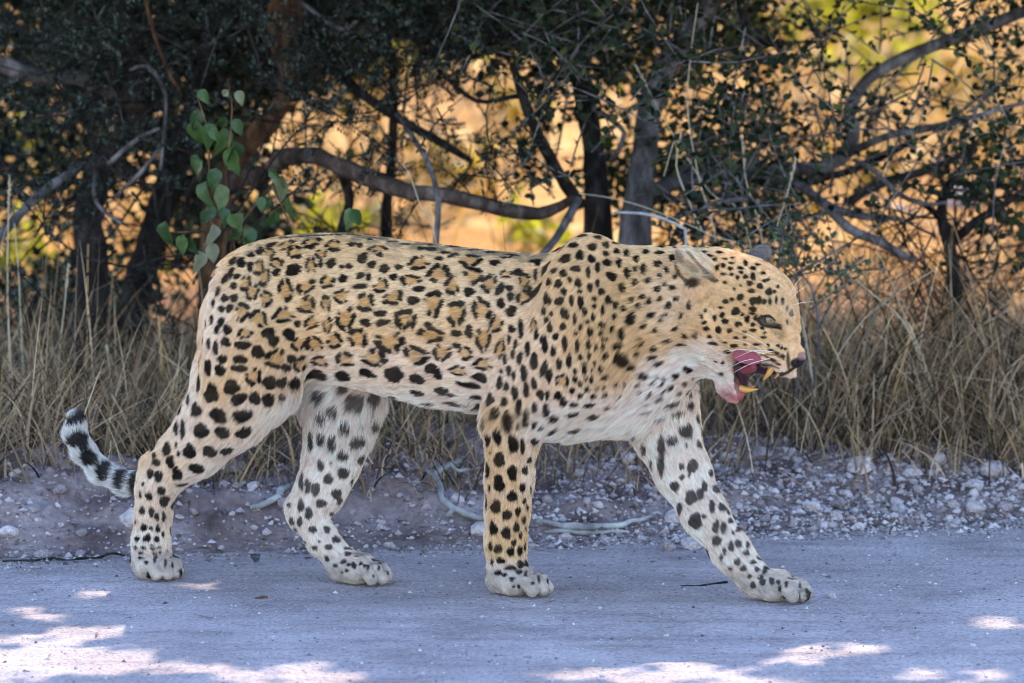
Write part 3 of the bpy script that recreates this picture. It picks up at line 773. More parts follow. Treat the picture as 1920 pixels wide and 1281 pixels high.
# ================================================================== dry grass, dead wood, litter
def grassmat(name, cols, trans=.3):
    m, t, b = newmat(name)
    ge = N(t, 'ShaderNodeNewGeometry')
    rp = ramp(t, [(i / (len(cols) - 1), c) for i, c in enumerate(cols)], ge.outputs['Random Per Island'])
    t.links.new(rp.outputs[0], b.inputs['Base Color']); b.inputs['Roughness'].default_value = .6; b.inputs['Specular IOR Level'].default_value = .25
    tr = N(t, 'ShaderNodeBsdfTranslucent'); t.links.new(rp.outputs[0], tr.inputs['Color'])
    ms = N(t, 'ShaderNodeMixShader'); ms.inputs[0].default_value = trans
    t.links.new(b.outputs[0], ms.inputs[1]); t.links.new(tr.outputs[0], ms.inputs[2]); t.links.new(ms.outputs[0], t.nodes['Material Output'].inputs['Surface'])
    return m
STRAW = [(.05, .031, .017), (.13, .076, .036), (.34, .205, .095), (.60, .40, .19), (.19, .115, .062), (.78, .56, .30), (.10, .060, .030), (.20, .17, .045), (.52, .335, .155), (.08, .048, .026)]
STRAW = [(a * (.42 if a < .3 else 1.22), c * .98 * (.42 if a < .3 else 1.22), e * 1.12 * (.42 if a < .3 else 1.22)) for a, c, e in STRAW]
m_straw = grassmat('dry_straw', STRAW)
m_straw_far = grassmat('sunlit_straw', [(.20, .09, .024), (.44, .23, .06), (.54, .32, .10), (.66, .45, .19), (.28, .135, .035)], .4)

def blades(base, L_, width, lean, droop, seed):
    r_ = np.random.default_rng(seed); n = len(base); S = 5
    a = r_.uniform(0, 6.283, n); ln = np.abs(r_.normal(0, lean, n)) if lean < 1.4 else np.full(n, lean)
    d0 = np.stack([np.cos(a) * np.sin(ln), np.sin(a) * np.sin(ln), np.cos(ln)], -1)
    out = np.stack([np.cos(a + r_.normal(0, .5, n)), np.sin(a + r_.normal(0, .5, n)), np.zeros(n)], -1)
    kink = r_.uniform(.35, .9, n)
    kd = r_.random(n) < .25
    t = np.linspace(0, 1, S + 1)
    pts = []
    dr = droop * r_.uniform(.2, 1.6, n)
    for u in t:
        bend = np.maximum(u - kink, 0) * kd * 1.2
        p = base + d0 * (L_ * u)[:, None] + out * (L_ * (dr * u * u * .6 + bend * .5))[:, None] - np.array([0, 0, 1]) * (L_ * (dr * u * u * .45 + bend))[:, None]
        pts.append(p)
    C = np.stack(pts, 1)
    fa = r_.uniform(0, 6.283, n)
    side = np.stack([np.cos(fa), np.sin(fa), np.zeros(n)], -1)
    wd = width[:, None] * np.array([.9, 1.0, .95, .8, .55, .12])[None]
    v = np.stack([C - side[:, None] * wd[..., None] * .5, C + side[:, None] * wd[..., None] * .5], 2).reshape(n, -1, 3)
    i = np.arange(S) * 2
    q = np.stack([i, i + 1, i + 3, i + 2], -1)
    return v.reshape(-1, 3), (q[None] + (np.arange(n) * 2 * (S + 1))[:, None, None]).reshape(-1, 4)

gr = np.random.default_rng(21)
def sow(n, pfun, y0, y1, x0=-2.1, x1=2.1):
    x = gr.uniform(x0, x1, n); y = gr.uniform(y0, y1, n)
    k = gr.random(n) < pfun(x, y)
    x, y = x[k], y[k]
    return np.stack([x, y, gheight(x, y) - .004], -1)
sfun = lambda x, y: y - (.585 + .24 * x)
tuft = lambda x, y, f=4.0, sd=61: fbm(np.stack([x, y, 0 * x], -1), f, 2, sd)
mb = MB()
pos = sow(44000, lambda x, y: sstep(.12, .40, sfun(x, y)) * np.clip(.34 + 1.7 * tuft(x, y), .03, 1), .6, 2.9)
right = sstep(.2, .7, pos[:, 0]); left = 1 - sstep(-.75, -.3, pos[:, 0])
L_ = gr.uniform(.05, .25, len(pos)) * (1 + 1.25 * right + .45 * left) * (1 - .35 * (sfun(pos[:, 0], pos[:, 1]) < .5))
mb.add(*blades(pos, L_, gr.uniform(.0020, .0055, len(pos)), .55, .65, 1))
# thatch: flattened dead stalks
pos = sow(13000, lambda x, y: sstep(.12, .38, sfun(x, y)) * .8, .6, 2.6); pos[:, 2] += gr.uniform(.005, .05, len(pos))
mb.add(*blades(pos, gr.uniform(.10, .30, len(pos)), gr.uniform(.0014, .003, len(pos)), 1.25, .25, 2))
# tall thin culms
pos = sow(1350, lambda x, y: sstep(.4, .7, sfun(x, y)) * np.clip(.25 + .9 * np.maximum(sstep(.3, .5, x) * (1 - sstep(.62, .8, x) * .3), 1 - sstep(-.95, -.6, x)), 0, 1) * .45, 1.0, 2.2)
mb.add(*blades(pos, gr.uniform(.32, .62, len(pos)), gr.uniform(.0015, .0028, len(pos)), .22, .25, 3))
tag(link('dry_grass', mb.mesh('dry_grass', False), m_straw), 'dry straw-coloured grass tangled along the verge', 'grass', kind='stuff')
# sunlit grassland beyond
x = gr.uniform(-4, 4, 9000); y = gr.uniform(4.6, 17, 9000)
k = gr.random(9000) < np.clip(.35 + 1.6 * tuft(x, y, 1.1, 71), .02, 1); x, y = x[k], y[k]
mb = MB(); mb.add(*blades(np.stack([x, y, gheight(x, y)], -1), gr.uniform(.15, .55, len(x)), gr.uniform(.008, .022, len(x)), .5, .5, 5))
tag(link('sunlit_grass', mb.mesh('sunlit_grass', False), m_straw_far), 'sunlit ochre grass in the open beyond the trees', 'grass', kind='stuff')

# single stems one can pick out
def mat_stem(name, c0, c1):
    m, t, b = newmat(name); ns = N(t, 'ShaderNodeTexNoise', Scale=60.0)
    rp = ramp(t, [(.3, c0), (.7, c1)], ns.outputs[0]); t.links.new(rp.outputs[0], b.inputs['Base Color']); b.inputs['Roughness'].default_value = .65
    return m
m_stem = mat_stem('pale_stem', (.42, .34, .21), (.62, .52, .36))
m_stem_or = mat_stem('orange_stalk', (.42, .22, .07), (.66, .40, .15))
def stem(pts, y, r_, label, mat=m_stem, nm='grass_stem', head=0, leaf=0, seed=1):
    o = empty(nm, (0, 0, 0), label, 'grass stem' if nm == 'grass_stem' else 'stalk')
    P = [at(a, c, y) for a, c in pts]
    lx = (P[0][0] - P[1][0]) * .7
    P = [np.array([P[0][0] + lx, y + .05, float(gheight(P[0][0] + lx, y + .05)) - .01])] + P if P[0][2] > gheight(P[0][0], y) + .02 else P
    mb = MB(); mb.tube(P, np.linspace(r_, r_ * .45, len(P)), 6, .02, .003, .1, seed)
    link('culm', mb.mesh('culm'), mat, o)
    if head:
        mh = MB(); e = P[-1]; d_ = P[-1] - P[-2]; d_ /= np.linalg.norm(d_)
        n = 46; t = gr.random(n)
        bs = e - d_ * (head * t)[:, None]
        leaves(mh, bs, d_ * 1.3 + rand_dir(n) * .6, gr.uniform(.006, .012, n), .6, .45)
        link('seed_head', mh.mesh('seed_head', False), mat, o)
    if leaf:
        ml_ = MB()
        for k in range(leaf):
            b_ = P[0] + (P[-1] - P[0]) * (.25 + .5 * k / leaf)
            ml_.add(*blades(b_[None], np.array([.14]), np.array([.005]), .7, .9, seed * 7 + k))
        link('leaf_blade', ml_.mesh('leaf_blade', False), mat, o)
stem([(1660, 790), (1678, 730), (1696, 670), (1713, 607)], 1.3, .0050, 'thick orange-brown broken stalk leaning before the dark grass right of the face', m_stem_or, 'broken_stalk', seed=2)
stem([(163, 700), (164, 600), (166, 458)], 1.70, .0032, 'upright orange-brown stalk beside the leftmost acacia stem', m_stem_or, 'broken_stalk', seed=3)
stem([(302, 690), (300, 640), (296, 592)], 1.50, .0048, 'short stubby brown stalk in front of the acacia left of the rump', m_stem_or, 'broken_stalk', seed=4)
stem([(1590, 740), (1700, 700), (1800, 708), (1900, 722), (1905, 738)], 1.35, .0026, 'bent straw stem lying almost level above the rubble bank', seed=5)
stem([(1400, 430), (1330, 360), (1260, 250), (1192, 125)], 1.60, .0018, 'long straw stem slanting up across the grey tree trunk', head=.05, seed=6)
stem([(1345, 470), (1310, 330), (1290, 200), (1296, 90), (1308, 5)], 1.55, .0019, 'tallest upright straw stem before the grey tree trunk', leaf=1, seed=7)
stem([(1320, 470), (1300, 400), (1268, 310), (1278, 245), (1262, 270), (1245, 330)], 1.50, .0022, 'straw stem with a folded hooked top before the grey tree trunk', seed=8)
stem([(1440, 540), (1425, 430), (1400, 340), (1392, 262)], 1.55, .0022, 'thick straw stem with seed head rising behind the leopard crown', head=.06, leaf=1, seed=9)
stem([(1452, 540), (1455, 440), (1475, 370), (1492, 300)], 1.50, .0020, 'straw stem leaning right behind the far ear', head=.05, seed=10)
stem([(1420, 500), (1330, 440), (1230, 395), (1150, 372), (1085, 362)], 1.45, .0017, 'slender pale stem arching left over the neck', seed=11)
stem([(1560, 690), (1620, 600), (1690, 545), (1750, 508)], 1.35, .0018, 'thin straw stem crossing the dark grass upward to the right of the face', seed=12)
stem([(1730, 690), (1690, 600), (1640, 555), (1580, 505), (1560, 512)], 1.35, .0020, 'straw stem with drooping tip leaning toward the face', head=.03, seed=13)
stem([(1530, 760), (1520, 680), (1505, 600), (1490, 560)], 1.3, .0026, 'broad pale blade stem just in front of the nose', leaf=1, seed=14)
stem([(22, 830), (16, 650), (14, 480), (18, 330)], 1.45, .0022, 'tall straw stem nearest the left picture edge', head=.08, seed=15)
stem([(50, 830), (44, 700), (36, 520), (28, 420)], 1.50, .0020, 'second tall straw stem beside the left picture edge', leaf=1, seed=16)
stem([(118, 830), (110, 700), (122, 560), (128, 500)], 1.45, .0020, 'greenish straw stem with leaves above the tail tip', head=.05, leaf=1, seed=17)
stem([(815, 450), (790, 390), (770, 330), (755, 308)], 1.35, .0016, 'lone pale stem rising above the middle of the back', seed=18)
stem([(215, 760), (207, 700), (200, 650)], 1.35, .0018, 'short stem with a bushy seed head above the tail', head=.05, seed=19)

# dead wood
def wood(pts, mat, label, nm='dead_branch', y=None, seed=1, side=()):
    o = empty(nm, (0, 0, 0), label, 'branch')
    def build(pp, n2, sd):
        P, rr = [], []
        for px, py, r_, lift in pp:
            g = on_ground(px, py, lift)
            P.append(g); rr.append(r_ / 1000)
        P2, r2 = [P[0]], [rr[0]]
        for k in range(1, len(P)):                                 # kinks and swellings of weathered wood
            seg = P[k] - P[k - 1]; l_ = np.linalg.norm(seg)
            for f in (.33, .66):
                P2.append(P[k - 1] + seg * f + gr.normal(0, .045, 3) * l_ * np.array([1, .6, .7])); r2.append((rr[k - 1] * (1 - f) + rr[k] * f) * gr.uniform(.75, 1.25))
            P2.append(P[k]); r2.append(rr[k])
        P, rr = P2, r2
        mb = MB(); mb.tube(P, rr, 9, .008, .006, .45, sd); link(n2, mb.mesh(n2), mat, o)
    build(pts, 'limb', seed)
    for k, s_ in enumerate(side): build(s_, 'side_limb', seed + k + 1)
wood([(866, 862, 4, .03), (838, 874, 5.5, .03), (814, 890, 6, .03), (826, 925, 6, .025), (850, 952, 6.5, .02), (890, 970, 6.5, .016), (930, 978, 6, .012), (985, 984, 5, .010)], m_dead, 'bleached crooked dead branch on the bank left of the straight front leg', seed=51,
     side=([(812, 895, 6, .035), (800, 884, 4, .05)], [(850, 955, 6, .02), (835, 968, 4, .012)], [(838, 872, 6, .03), (858, 884, 4, .03), (882, 880, 2, .03)], [(905, 975, 5, .015), (945, 962, 4, .02), (975, 940, 2, .03)]))
wood([(1005, 980, 5, .010), (1060, 988, 8, .010), (1110, 990, 8, .010), (1165, 986, 6, .010), (1220, 968, 3, .012)], m_dead, 'bleached split log lying at the road edge between the front legs', 'dead_log', seed=55, side=([(1020, 998, 4, .004), (1100, 1001, 5, .004), (1180, 997, 3, .004)],))
wood([(0, 1052, 2, .002), (70, 1050, 4, .002), (150, 1048, 4, .002), (230, 1044, 2, .002)], m_bark_dark, 'dark stick lying along the road edge below the tail', 'fallen_stick', seed=58)
wood([(470, 950, 5, .012), (520, 930, 7, .012), (552, 905, 5, .014)], m_dead, 'short pale stick on the bank between the hind legs', 'fallen_stick', seed=60)
wood([(1275, 1098, 2, .002), (1320, 1097, 2.6, .002), (1365, 1090, 2, .003)], m_bark_dark, 'thin dark twig on the road behind the foremost paw', 'fallen_twig', seed=61)
wood([(45, 1114, 2, .003), (80, 1104, 3.4, .003)], m_dead, 'short pale twig on the road below the dark stick', 'fallen_twig', seed=62)
wood([(478, 1121, 2.5, .003), (502, 1119, 3, .003)], m_bark_brown, 'tiny brown chip of wood on the road between the hind paws', 'wood_chip', seed=63)
# leaf litter and twig bits at the road edge
n = 900
x = gr.uniform(-1.1, 1.1, n); s_ = np.abs(gr.normal(0, .10, n)) - .07; y = s_ + .585 + .24 * x
n2 = 60; x = np.r_[x, gr.uniform(-1, 1, n2)]; y = np.r_[y, gr.uniform(-1, .4, n2)]
z = np.maximum(gheight(x, y), rheight(x, y)) + .002
mb = MB(); mb.add(*blades(np.stack([x, y, z], -1), gr.uniform(.010, .055, len(x)), gr.uniform(.0015, .005, len(x)), 1.52, .02, 8))
m_litter = grassmat('leaf_litter', [(.05, .04, .035), (.10, .075, .055), (.20, .14, .09), (.34, .27, .19)], .1)
tag(link('leaf_litter', mb.mesh('leaf_litter', False), m_litter), 'dry leaf and twig litter along the road edge', 'litter', kind='stuff')
# ================================================================== the leopard
YAW = R(17)
cy_, sy_ = math.cos(YAW), math.sin(YAW)

def B(px, py, lat=0.0):
    """picture point -> leopard's own frame (X forward, Y away from the road side, Z up) on the plane Y = lat"""
    d = ray(px, py)
    t = (lat + CAM_D * cy_) / (d[0] * sy_ + d[1] * cy_)
    x, y, z = d[0] * t, -CAM_D + d[1] * t, CAM_H + d[2] * t
    return np.array([x * cy_ - y * sy_, lat, z])

def b2w(p):
    p = np.asarray(p)
    return np.stack([p[..., 0] * cy_ + p[..., 1] * sy_, -p[..., 0] * sy_ + p[..., 1] * cy_, p[..., 2]], -1)

VOX = 0.0032
lo = np.array([-0.93, -0.24, -0.012]); hi = np.array([0.64, 0.24, 0.73])
dims = np.ceil((hi - lo) / VOX).astype(int) + 1
gx = (lo[0] + np.arange(dims[0]) * VOX).astype(np.float32)
gy = (lo[1] + np.arange(dims[1]) * VOX).astype(np.float32)
gz = (lo[2] + np.arange(dims[2]) * VOX).astype(np.float32)

def smin(a, b, k):
    h = np.maximum(k - np.abs(a - b), 0) / k
    return np.minimum(a, b) - h * h * k * 0.25

def sub(bmin, bmax):
    i0 = np.clip(np.floor((bmin - lo) / VOX).astype(int), 0, dims - 1)
    i1 = np.clip(np.ceil((bmax - lo) / VOX).astype(int) + 1, 1, dims)
    return tuple(slice(a, b) for a, b in zip(i0, i1))

def cone(a, b, ra, rb, ls=1.0):
    """round cone, lateral axis scaled by ls; returns (slices, sdf)"""
    m = 0.045
    rm = max(ra, rb) * max(1, ls) + m
    s = sub(np.minimum(a, b) - rm, np.maximum(a, b) + rm)
    X = gx[s[0]][:, None, None]; Y = gy[s[1]][None, :, None]; Z = gz[s[2]][None, None, :]
    ax, ay, az = a[0], a[1] / ls, a[2]
    dx, dy, dz = b[0] - ax, b[1] / ls - ay, b[2] - az
    l2 = dx * dx + dy * dy + dz * dz + 1e-9
    px, py, pz = X - ax, Y / ls - ay, Z - az
    h = np.clip((px * dx + py * dy + pz * dz) / l2, 0, 1)
    d = np.sqrt((px - dx * h) ** 2 + (py - dy * h) ** 2 + (pz - dz * h) ** 2) - (ra + (rb - ra) * h)
    return s, (d * min(1.0, ls)).astype(np.float32)

def ball(c, r, rot=None):
    """ellipsoid with radii r (3) -> (slices, sdf approx); rot 3x3 columns = axes"""
    c = np.asarray(c); r = np.asarray(r)
    m = 0.03
    s = sub(c - r.max() - m, c + r.max() + m)
    X = gx[s[0]][:, None, None] - c[0]; Y = gy[s[1]][None, :, None] - c[1]; Z = gz[s[2]][None, None, :] - c[2]
    if rot is not None:
        A = [X * rot[0, i] + Y * rot[1, i] + Z * rot[2, i] for i in range(3)]
    else:
        A = [X, Y, Z]
    k0 = np.sqrt(sum((A[i] / r[i]) ** 2 for i in range(3)))
    k1 = np.sqrt(sum((A[i] / r[i] ** 2) ** 2 for i in range(3))) + 1e-6
    return s, (k0 * (k0 - 1) / k1).astype(np.float32)

BIG = np.float32(0.5)
body = np.full(dims, BIG, np.float32)
head = np.full(dims, BIG, np.float32)
flow_a, flow_d = [], []            # where the fur points, sampled along the chains

def put(F, prim, k):
    s, d = prim
    F[s] = smin(F[s], d, k)

def chain(F, pts, k=0.02, ls=1.0, flow=1):
    P = [(B(p[0], p[1], p[2]), p[3]) for p in pts]
    for (a, ra), (b, rb) in zip(P[:-1], P[1:]):
        put(F, cone(a, b, ra, rb, ls), k)
        if flow:
            d = (b - a) * flow
            d /= np.linalg.norm(d) + 1e-9
            for t in np.linspace(0, 1, 5):
                flow_a.append(a * (1 - t) + b * t); flow_d.append(d)

# torso: sections along the spine (picture x, back line, belly line, half width)
TS = np.array([(398, 560, 668, .040), (408, 520, 690, .066), (428, 490, 700, .086), (460, 463, 706, .100), (510, 445, 712, .110), (570, 438, 716, .116),
               (640, 437, 722, .120), (720, 446, 742, .125), (800, 457, 758, .130), (880, 465, 768, .132), (950, 473, 780, .130),
               (1000, 477, 796, .124), (1050, 472, 808, .116), (1100, 466, 800, .110), (1150, 464, 786, .104), (1200, 469, 762, .096),
               (1250, 474, 730, .088), (1290, 478, 700, .080), (1320, 496, 672, .068), (1335, 530, 640, .04)])
tx = np.array([B(a, b, 0)[0] for a, b, c, d in TS])
tz1 = np.array([B(a, b, 0)[2] for a, b, c, d in TS]) - .003
tz0 = np.array([B(a, c, 0)[2] for a, b, c, d in TS]) + .006
s = sub(np.array([tx[0] - .03, -.2, tz0.min() - .05]), np.array([tx[-1] + .03, .2, tz1.max() + .05]))
X = gx[s[0]].astype(float)
def sm(y):
    f = np.interp(X, tx, y)
    k = np.exp(-0.5 * (np.arange(-12, 13) / 4.0) ** 2); k /= k.sum()
    return np.convolve(np.pad(f, 12, mode='edge'), k, 'valid')
zt, zb, hw = sm(tz1), sm(tz0), sm(TS[:, 3])
zc, ha = (zt + zb) / 2, (zt - zb) / 2
Y = gy[s[1]][None, :, None]; Z = gz[s[2]][None, None, :]
dz = (Z - zc[:, None, None]) / ha[:, None, None]
ly = hw[:, None, None] * np.where(dz > 0, 1 - .22 * np.clip(dz, 0, 1) ** 2, 1 - .1 * np.clip(-dz, 0, 1) ** 2)   # narrower along the spine
k0 = (np.abs(dz) ** 2.25 + np.abs(Y / ly) ** 2.25) ** (1 / 2.25)
d = (k0 - 1) * np.minimum(ha, hw)[:, None, None] * .9
Xe = X[:, None, None]
d = np.maximum(d, np.maximum(tx[0] - Xe, Xe - tx[-1]))
body[s] = d.astype(np.float32)
for t in np.linspace(tx[0], tx[-1], 40):
    i = np.clip(np.searchsorted(X, t), 0, len(X) - 1)
    for q in (-.7, 0, .7):
        for z in (-.8, 0, .8):
            flow_a.append(np.array([t, q * hw[i], zc[i] + z * ha[i]])); flow_d.append(np.array([-1, 0, -.25 - .15 * (z < 0)]))

# near hind leg
chain(body, [(470, 545, -.055, .078), (478, 640, -.080, .086), (462, 705, -.086, .082), (424, 782, -.084, .064), (368, 843, -.080, .047), (312, 893, -.077, .037)], .03)
chain(body, [(430, 600, -.035, .050), (410, 700, -.050, .042), (385, 775, -.066, .036), (330, 850, -.074, .028), (286, 872, -.076, .017)], .03)
chain(body, [(520, 660, -.070, .062), (505, 725, -.080, .048), (460, 780, -.084, .045)], .03)
chain(body, [(286, 872, -.076, .018), (290, 915, -.077, .033), (287, 965, -.077, .031), (283, 1015, -.077, .032), (284, 1048, -.077, .033)], .018)
# far hind leg, seen on its inner side
chain(body, [(540, 600, .060, .090), (612, 690, .075, .086), (640, 752, .070, .074), (635, 815, .056, .057), (620, 872, .038, .049), (600, 925, .018, .038), (578, 958, .005, .030)], .028)
chain(body, [(592, 900, .020, .024), (556, 952, .006, .017), (566, 975, .004, .020)], .02)
chain(body, [(574, 962, .004, .029), (605, 1012, -.005, .027), (640, 1055, -.012, .029)], .018)
# near front leg with its shoulder blade
chain(body, [(1102, 484, -.040, .040), (1086, 540, -.080, .050), (1080, 610, -.098, .058), (1050, 695, -.100, .070), (985, 765, -.090, .058)], .05)
chain(body, [(1150, 610, -.075, .055), (1120, 700, -.088, .055)], .04)
chain(body, [(985, 740, -.090, .055), (960, 790, -.085, .048), (958, 835, -.080, .043), (955, 900, -.072, .041), (951, 960, -.066, .036), (948, 1015, -.060, .033), (950, 1055, -.057, .035)], .025)
chain(body, [(1092, 492, .040, .040), (1085, 600, .090, .06), (1130, 700, .095, .065)], .035)
# far front leg reaching forward
chain(body, [(1150, 700, .070, .075), (1228, 735, .070, .072), (1246, 805, .066, .059), (1280, 885, .055, .047), (1322, 965, .042, .037), (1370, 1032, .030, .031), (1402, 1074, .026, .033)], .028)
# chest and brisket between the legs
chain(body, [(1060, 770, -.01, .055), (1170, 745, .0, .060), (1215, 700, .0, .060)], .04, flow=0)
# neck
chain(body, [(1330, 560, 0, .080), (1230, 590, 0, .104), (1130, 610, 0, .118)], .04, .86)
chain(body, [(1310, 640, 0, .048), (1230, 690, 0, .055)], .04)
# tail: hangs behind the near hock, tip curled up
TAIL = [(425, 545, 0, .030), (409, 640, .02, .026), (394, 740, .035, .024), (345, 845, .045, .022), (285, 903, .05, .0175), (235, 907, .045, .0175), (190, 884, .04, .0185),
        (158, 848, .035, .019), (141, 814, .03, .018), (142, 788, .03, .0145)]
chain(body, TAIL, .012)

# paws: each a pad, four toes and a wrist lump; toes rest on the ground
def paw(px, py, lat, fwd, L, Wd, toes=True):
    """px,py = picture point of the paw's ground contact; fwd = heading of the toes in the leopard frame"""
    c = B(px, py, lat); c[2] = 0
    f = np.array([math.cos(fwd), math.sin(fwd), 0]); sd_ = np.array([-f[1], f[0], 0])
    put(body, cone(c - f * L * .36 + np.array([0, 0, .026]), c - f * L * .02 + np.array([0, 0, .029]), .026, .026), .022)
    put(body, cone(c - f * L * .06 + sd_ * Wd * .28 + np.array([0, 0, .024]), c - f * L * .06 - sd_ * Wd * .28 + np.array([0, 0, .024]), .022, .022), .02)
    for q, ext in ((-.40, .30), (-.14, .42), (.14, .42), (.40, .28)):
        a = c - f * L * .06 + sd_ * Wd * q * .8 + np.array([0, 0, .032])
        m_ = c + f * L * (ext - .10) + sd_ * Wd * q + np.array([0, 0, .029])
        e = c + f * L * ext + sd_ * Wd * q * 1.02 + np.array([0, 0, .0150])
        put(body, cone(a, m_, .0105, .0128), .0015)
        put(body, cone(m_, e, .0128, .0118), .0015)
        for t in np.linspace(0, 1, 4):
            flow_a.append(a * (1 - t) + e * t); flow_d.append(f * .8 + np.array([0, 0, -.4]))
PAWS = [(976, 1108, -.057, R(-4), .120, .076), (1462, 1119, .025, R(-6), .124, .074), (294, 1076, -.0756, R(-28), .105, .072), (680, 1087, -.018, R(-8), .112, .072)]
for a in PAWS: paw(*a)

# head
hp = lambda pts, k, ls=1.0, fl=1: chain(head, pts, k, ls, fl)
hp([(1432, 560, 0, .058), (1352, 556, 0, .079), (1320, 575, 0, .082)], .03, .95)
hp([(1478, 652, 0, .0225), (1462, 610, 0, .033), (1440, 572, 0, .046), (1405, 548, 0, .060)], .02, .92)
for q in (-1, 1):
    hp([(1464, 668, q * .021, .0240), (1438, 656, q * .031, .0275), (1400, 635, q * .040, .034), (1368, 615, q * .048, .045)], .014)   # upper lip and cheek
    hp([(1478, 676, q * .010, .0165), (1466, 684, q * .015, .0165)], .008)
    hp([(1446, 578, q * .040, .017), (1420, 574, q * .055, .016)], .014)                                          # brow
    hp([(1432, 622, q * .050, .013), (1395, 610, q * .064, .014)], .016)                                          # cheek bone
    hp([(1372, 668, q * .026, .024), (1345, 625, q * .045, .042), (1325, 600, q * .05, .05)], .022)               # jaw angle
    hp([(1378, 730, q * .009, .0155), (1362, 690, q * .022, .0165), (1350, 650, q * .034, .028)], .012)           # lower jaw
hp([(1380, 736, 0, .0165), (1368, 722, 0, .019), (1352, 690, 0, .020), (1335, 660, 0, .034)], .014)
hp([(1474, 652, 0, .020), (1491, 668, 0, .0160), (1496, 673, 0, .0125)], .010)
hp([(1472, 692, 0, .0125), (1485, 698, 0, .0080)], .008)                                                           # nose
# ears: cupped shells
def frame(z, x):
    z = np.asarray(z, float); z /= np.linalg.norm(z)
    x = np.asarray(x, float); x = x - z * x.dot(z); x /= np.linalg.norm(x)
    return np.stack([x, np.cross(z, x), z], 1)
earn = B(1309, 500, -.070)
axis = B(1280, 474, -.082) - B(1338, 527, -.058)            # base to tip
open_ = np.array([-.40, -.66, -.62])
Fr = frame(axis, open_)
se, e = ball(earn, (.020, .031, .050), Fr)
sc_, c_ = ball(earn + Fr[:, 0] * .013 + Fr[:, 2] * -.004, (.016, .025, .040), Fr)
tmp = np.full(dims, BIG, np.float32); tmp[se] = e
t2 = np.full(dims, -BIG, np.float32); t2[sc_] = -c_
ear = np.maximum(tmp, t2)
head = smin(head, ear, .008)
hp([(1290, 516, -.072, .009), (1304, 540, -.078, .012), (1326, 556, -.070, .014)], .010)
for t_ in (-.03, 0, .03):
    for u_ in (-.02, 0, .02):
        flow_a.append(earn + Fr[:, 2] * t_ + Fr[:, 1] * u_); flow_d.append(Fr[:, 2])
        flow_a.append(earn + Fr[:, 2] * t_ + Fr[:, 1] * u_); flow_d.append(Fr[:, 2])
earf = B(1418, 492, .066)
Fr2 = frame(B(1438, 470, .074) - B(1400, 520, .06), np.array([.55, .75, -.3]))
tmp[:] = BIG; t2[:] = -BIG
se, e = ball(earf, (.015, .026, .040), Fr2); tmp[se] = e
sc_, c_ = ball(earf + Fr2[:, 0] * .012, (.013, .021, .031), Fr2); t2[sc_] = -c_
head = smin(head, np.maximum(tmp, t2), .008)
del tmp, t2, ear
# eye sockets
EYE = B(1441, 598, -.046)
for q in (1, -1):
    c = EYE * np.array([1, q, 1]) + np.array([0.004, -.012 * q, 0])
    s_, e = ball(c, (.016, .012, .011))
    head[s_] = np.maximum(head[s_], -(e + .002))
for q in (1, -1):
    for p_, e_, r_ in (((1426, 592, -.0550), (1440, 589, -.0530), .0054), ((1440, 589, -.0530), (1455, 594, -.0460), .0054), ((1430, 607, -.0560), (1442, 613, -.0530), .0036), ((1442, 613, -.0530), (1456, 609, -.0460), .0036)):
        a_, b_ = B(*p_), B(*e_)
        if q < 0: a_[1] *= -1; b_[1] *= -1
        put(head, cone(a_, b_, r_, r_ * .8), .004)
# nostrils
for q in (1, -1):
    s_, e = ball(B(1497, 676, 0) + np.array([0, q * -.0095, 0]), (.006, .004, .0045)); head[s_] = np.maximum(head[s_], -e)
# mouth cavity between the jaws
s_, e = ball(B(1402, 688, 0), (.030, .019, .024)); head[s_] = np.maximum(head[s_], -smin(e, e, .001))
F = smin(body, head, .030)
F = np.where(np.abs(F) < .4, F, BIG)
del body, head

def surface_nets(F):
    ins = F < 0
    n0, n1, n2 = F.shape
    c = np.zeros((n0 - 1, n1 - 1, n2 - 1), np.int8)
    for a in (0, 1):
        for b in (0, 1):
            for g in (0, 1):
                c += ins[a:n0 - 1 + a, b:n1 - 1 + b, g:n2 - 1 + g]
    act = np.argwhere((c > 0) & (c < 8))
    ids = np.full(c.shape, -1, np.int32)
    ids[act[:, 0], act[:, 1], act[:, 2]] = np.arange(len(act))
    pos = np.zeros((len(act), 3)); cnt = np.zeros(len(act))
    cor = [(a, b, g) for a in (0, 1) for b in (0, 1) for g in (0, 1)]
    val = {k: F[act[:, 0] + k[0], act[:, 1] + k[1], act[:, 2] + k[2]].astype(float) for k in cor}
    for k in cor:
        for ax in range(3):
            if k[ax] == 0:
                k2 = tuple(1 if i == ax else k[i] for i in range(3))
                va, vb = val[k], val[k2]
                m = (va < 0) != (vb < 0)
                t = va[m] / (va[m] - vb[m])
                p = np.tile(np.array(k, float), (m.sum(), 1)); p[:, ax] += t
                pos[m] += p; cnt[m] += 1
    v = lo + (act + pos / cnt[:, None]) * VOX
    qs = []
    for ax in range(3):
        o1, o2 = [(1, 2), (2, 0), (0, 1)][ax]
        sl0 = [slice(1, -1)] * 3; sl1 = [slice(1, -1)] * 3
        sl0[ax] = slice(0, -1); sl1[ax] = slice(1, None)
        A = ins[tuple(sl0)]; Bq = ins[tuple(sl1)]
        for flip, msk in ((0, A & ~Bq), (1, ~A & Bq)):
            e = np.argwhere(msk)
            e = e + np.array([0 if i == ax else 1 for i in range(3)])
            def cell(d1, d2):
                q = e.copy(); q[:, o1] += d1; q[:, o2] += d2
                return ids[q[:, 0], q[:, 1], q[:, 2]]
            quad = np.stack([cell(-1, -1), cell(0, -1), cell(0, 0), cell(-1, 0)], -1)
            qs.append(quad[:, ::-1] if flip else quad)
    q = np.vstack(qs)
    return v, q[(q >= 0).all(1)]

